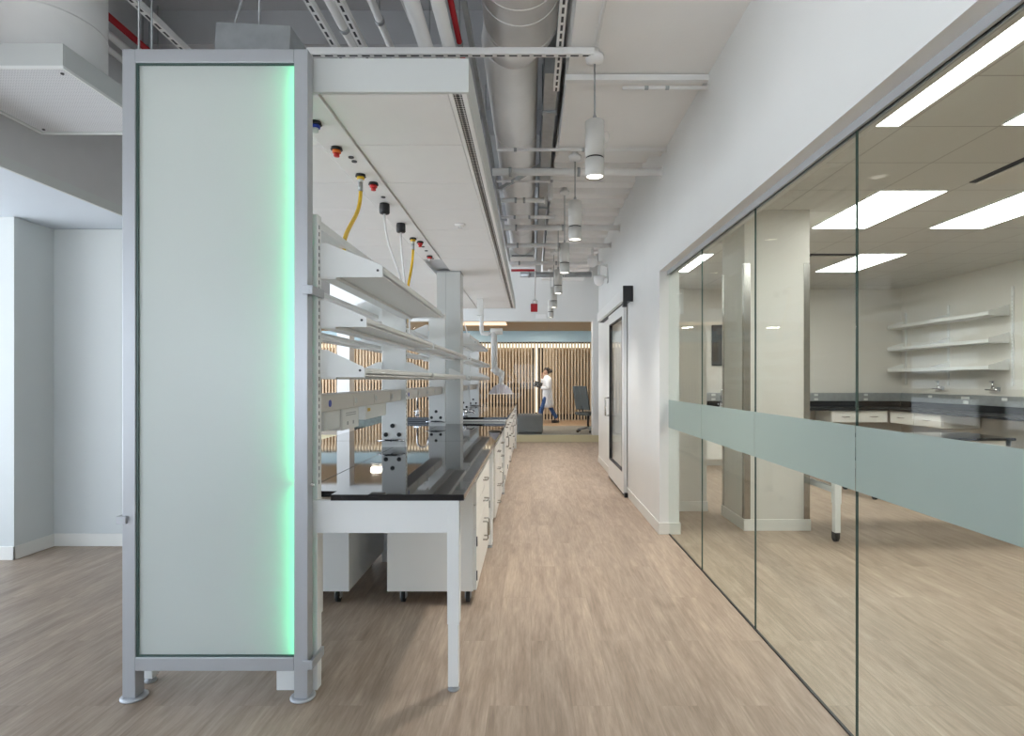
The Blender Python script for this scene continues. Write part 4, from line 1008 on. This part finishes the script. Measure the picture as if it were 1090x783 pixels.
# ------------------------------------------------------------------ person walking left
PX, PY, PZ = .50, 16.7, .155
def W(p): return (PX + p[0], PY + p[1], PZ + p[2])
def skinned(name, chains, m, parent, sub=2, root=0):
    """chains: lists of (x, y, z, rx, ry); a point repeated in a later chain joins it there"""
    vs, rad, es, idx = [], [], [], {}
    for ch in chains:
        prev = None
        for p in ch:
            key = tuple(round(c, 4) for c in p[:3])
            if key not in idx:
                idx[key] = len(vs); vs.append(key); rad.append((p[3], p[4] if len(p) > 4 else p[3]))
            i = idx[key]
            if prev is not None: es.append((prev, i))
            prev = i
    me = bpy.data.meshes.new(name); me.from_pydata(vs, es, [])
    o = bpy.data.objects.new(name, me); COL.objects.link(o)
    if m: me.materials.append(m)
    o.modifiers.new('skin', 'SKIN').use_smooth_shade = True
    for i, sv in enumerate(me.skin_vertices[0].data): sv.radius = rad[i]; sv.use_root = (i == root)
    md = o.modifiers.new('smooth', 'SUBSURF'); md.levels = md.render_levels = sub
    o.parent = parent; ORG[o] = ORG[parent]
    return o
r = thing('person', (PX, PY, PZ), 'woman in white lab coat and blue jeans walking left holding a tablet', 'person')
pel = (0, 0, .88, .12, .14)
chains = [
    [pel, (0, 0, 1.02, .10, .125), (.0, 0, 1.2, .10, .15), (-.01, 0, 1.33, .08, .13), (-.02, 0, 1.41, .048), (-.03, 0, 1.455, .05), (-.045, 0, 1.51, .078, .068), (-.04, 0, 1.575, .092, .074), (-.035, 0, 1.62, .06, .055)],
    [pel, (-.02, -.095, .82, .085), (-.16, -.095, .46, .058), (-.20, -.095, .33, .055), (-.265, -.095, .10, .036), (-.29, -.095, .05, .036), (-.40, -.095, .03, .028)],
    [pel, (.02, .095, .82, .085), (.10, .095, .46, .058), (.18, .095, .31, .052), (.31, .095, .11, .036), (.30, .095, .06, .036), (.19, .095, .03, .028)],
    [(-.01, 0, 1.33, .08, .13), (0, -.155, 1.345, .06), (.015, -.195, 1.27, .05), (.03, -.225, 1.07, .038), (-.10, -.20, 1.06, .034), (-.20, -.165, 1.075, .026), (-.25, -.15, 1.085, .026, .018), (-.285, -.14, 1.09, .026, .015)],
    [(-.01, 0, 1.33, .08, .13), (0, .155, 1.345, .06), (-.03, .20, 1.25, .05), (-.10, .21, 1.09, .038), (-.13, .16, 1.2, .034), (-.155, .06, 1.37, .025), (-.15, .04, 1.41, .024, .018), (-.145, .03, 1.44, .022, .014)],
]
def hand(c0, base, tip, spread, curl):
    c0 = Vector(c0); t = Vector(tip)
    for k, (o, ln) in enumerate(((-1.5, .062), (-.5, .072), (.5, .068), (1.5, .052))):
        q = c0 + Vector(spread) * (o * .016)
        a = q + t * .022; b_ = a + t * ln * .5 + Vector(curl) * .006; c = b_ + t * ln * .5 + Vector(curl) * .016
        chains.append([base, (*a, .0085), (*b_, .008), (*c, .007)])
hand((-.285, -.14, 1.09), (-.285, -.14, 1.09, .026, .015), (-.95, .1, .05), (0, .5, -.8), (.3, .6, .3))
chains.append([(-.25, -.15, 1.085, .026, .018), (-.262, -.165, 1.115, .010), (-.29, -.158, 1.135, .008)])
hand((-.145, .03, 1.44), (-.145, .03, 1.44, .022, .014), (.0, -.35, .9), (1, .1, 0), (.5, -.5, 0))
chains.append([(-.15, .04, 1.41, .024, .018), (-.135, .02, 1.435, .010), (-.12, .005, 1.455, .008)])
body = skinned('body', chains, M['skin'], r)
# face
part('nose', MB().loft([[W((-.125, dy, 1.57)) for dy in (-.006, 0, .006, 0)], [W((-.138 - (.006 if dy == 0 else 0), dy, 1.545)) for dy in (-.014, 0, .014, 0.001)]]), M['skin'], r)
for s_ in (-1, 1):
    part('eye', MB().ball(W((-.122, s_ * .03, 1.578)), .008, .011, .008), M['dark'], r)
    part('ear', MB().ball(W((-.03, s_ * .078, 1.56)), .02, .01, .032), M['skin'], r)
part('mouth', MB().ball(W((-.122, 0, 1.512)), .008, .022, .006), M['redp'], r)
hr = MB().ball(W((-.015, 0, 1.605)), .10, .083, .078, 20).ball(W((.105, 0, 1.57)), .058, .055, .058).ball(W((.03, 0, 1.55)), .07, .075, .07)
part('hair', hr, M['hair'], r, 0, 'dark hair tied in a low bun')
# jeans
skinned('jeans', [[(0, 0, .93, .125, .15), (0, 0, .86, .125, .15), (-.02, -.095, .80, .095), (-.16, -.095, .46, .072), (-.20, -.095, .33, .068), (-.262, -.095, .09, .06)],
                  [(0, 0, .86, .125, .15), (.02, .095, .80, .095), (.10, .095, .46, .072), (.18, .095, .31, .068), (.30, .095, .12, .06)]], M['jeans'], r)
for x, y, z, n_ in ((-.34, -.095, .036, 0), (.245, .095, .036, 0)):
    part('shoe', MB().ball(W((x, y, z + .012)), .13, .046, .042).box(PX + x - .11, PX + x + .11, PY + y - .036, PY + y + .036, PZ, PZ + .02), M['shoe'], r)
# lab coat: torso loft with a flared hem, sleeves as children
def ring(z, rx, ry, dx=0, n_=24, op=0):
    return [W((dx + rx * math.cos(2 * PI * k / n_), ry * math.sin(2 * PI * k / n_), z)) for k in range(n_)]
ct = MB().loft([ring(1.43, .058, .062, -.02), ring(1.40, .085, .12, -.01), ring(1.36, .115, .185, 0), ring(1.28, .135, .195, 0), ring(1.15, .14, .18, -.005), ring(1.02, .135, .168, 0), ring(.90, .15, .185, 0),
                ring(.75, .155, .185, .01), ring(.60, .165, .19, .015), ring(.475, .175, .195, .02), ring(.48, .162, .18, .02), ring(.7, .14, .165, .01)], caps=False)
coat_o = part('lab_coat', ct, M['coat'], r, 0, 'white knee length lab coat')
part('sleeve', MB().tube([W((0, -.14, 1.355)), W((.012, -.195, 1.28)), W((.03, -.232, 1.06)), W((-.02, -.225, 1.045)), W((-.10, -.20, 1.055)), W((-.19, -.168, 1.075))], [.075, .075, .062, .06, .052, .046], 16), M['coat'], coat_o)
part('sleeve', MB().tube([W((0, .14, 1.355)), W((-.03, .205, 1.26)), W((-.10, .215, 1.07)), W((-.12, .19, 1.1)), W((-.14, .12, 1.26)), W((-.152, .075, 1.34))], [.075, .072, .06, .056, .05, .044], 16), M['coat'], coat_o)
part('collar', MB().tube([W((-.10, -.02, 1.36)), W((-.05, -.075, 1.42)), W((.03, -.05, 1.45)), W((.03, .05, 1.45)), W((-.05, .075, 1.42)), W((-.10, .02, 1.36))], .016, 8), M['coat'], coat_o)
tb = MB().box(PX - .40, PX - .16, PY - .195, PY - .185, PZ + 1.075, PZ + 1.245).rot(math.radians(18), 'Y', W((-.28, -.19, 1.16))).rot(math.radians(-12), 'X', W((-.28, -.19, 1.16)))
single('tablet', tb, M['tv'], 'dark tablet held by the walking woman', 'tablet', bevel=.003)

# ------------------------------------------------------------------ light
wd = bpy.data.worlds.new('daylight'); SC.world = wd; wd.use_nodes = True
wd.node_tree.nodes['Background'].inputs['Strength'].default_value = 3.6
# pale sky above the horizon, brighter lower half added to lift the soffit undersides
_n = wd.node_tree.nodes; _l = wd.node_tree.links
_tc = _n.new('ShaderNodeTexCoord'); _sx = _n.new('ShaderNodeSeparateXYZ'); _cr = _n.new('ShaderNodeValToRGB'); _mr = _n.new('ShaderNodeMapRange')
_mr.inputs['From Min'].default_value = -1; _l.new(_tc.outputs['Generated'], _sx.inputs[0]); _l.new(_sx.outputs['Z'], _mr.inputs['Value'])
_l.new(_mr.outputs[0], _cr.inputs['Fac']); _l.new(_cr.outputs[0], _n['Background'].inputs['Color'])
_e = _cr.color_ramp.elements; _e[0].position = .47; _e[0].color = (1.16, 1.24, 1.32, 1); _e[1].position = .53; _e[1].color = (.76, .89, 1.05, 1)
def area(name, loc, rot, sx, sy, w_, col):
    l = bpy.data.lights.new(name, 'AREA'); l.shape = 'RECTANGLE'; l.size = sx; l.size_y = sy; l.energy = w_; l.color = col
    o = bpy.data.objects.new(name, l); COL.objects.link(o); o.location = loc; o.rotation_euler = rot
    return o
# warm area lamps added under the lobby ceiling to light it, no fixtures
for x in (-7, -4.5, -2, .5): area('lobby_light', (x, 16.2, 2.98), (0, 0, 0), .3, .3, 30, (1., .88, .74))
SC.view_settings.view_transform = 'Standard'; SC.view_settings.look = 'None'; SC.view_settings.gamma = 1; SC.view_settings.use_curve_mapping = False
SC.view_settings.exposure = .38
SC.cycles.use_denoising = True
SC.cycles.max_bounces = 10; SC.cycles.diffuse_bounces = 6; SC.cycles.transparent_max_bounces = 24
SC.cycles.sample_clamp_indirect = 6
SC.cycles.caustics_reflective = False; SC.cycles.caustics_refractive = False
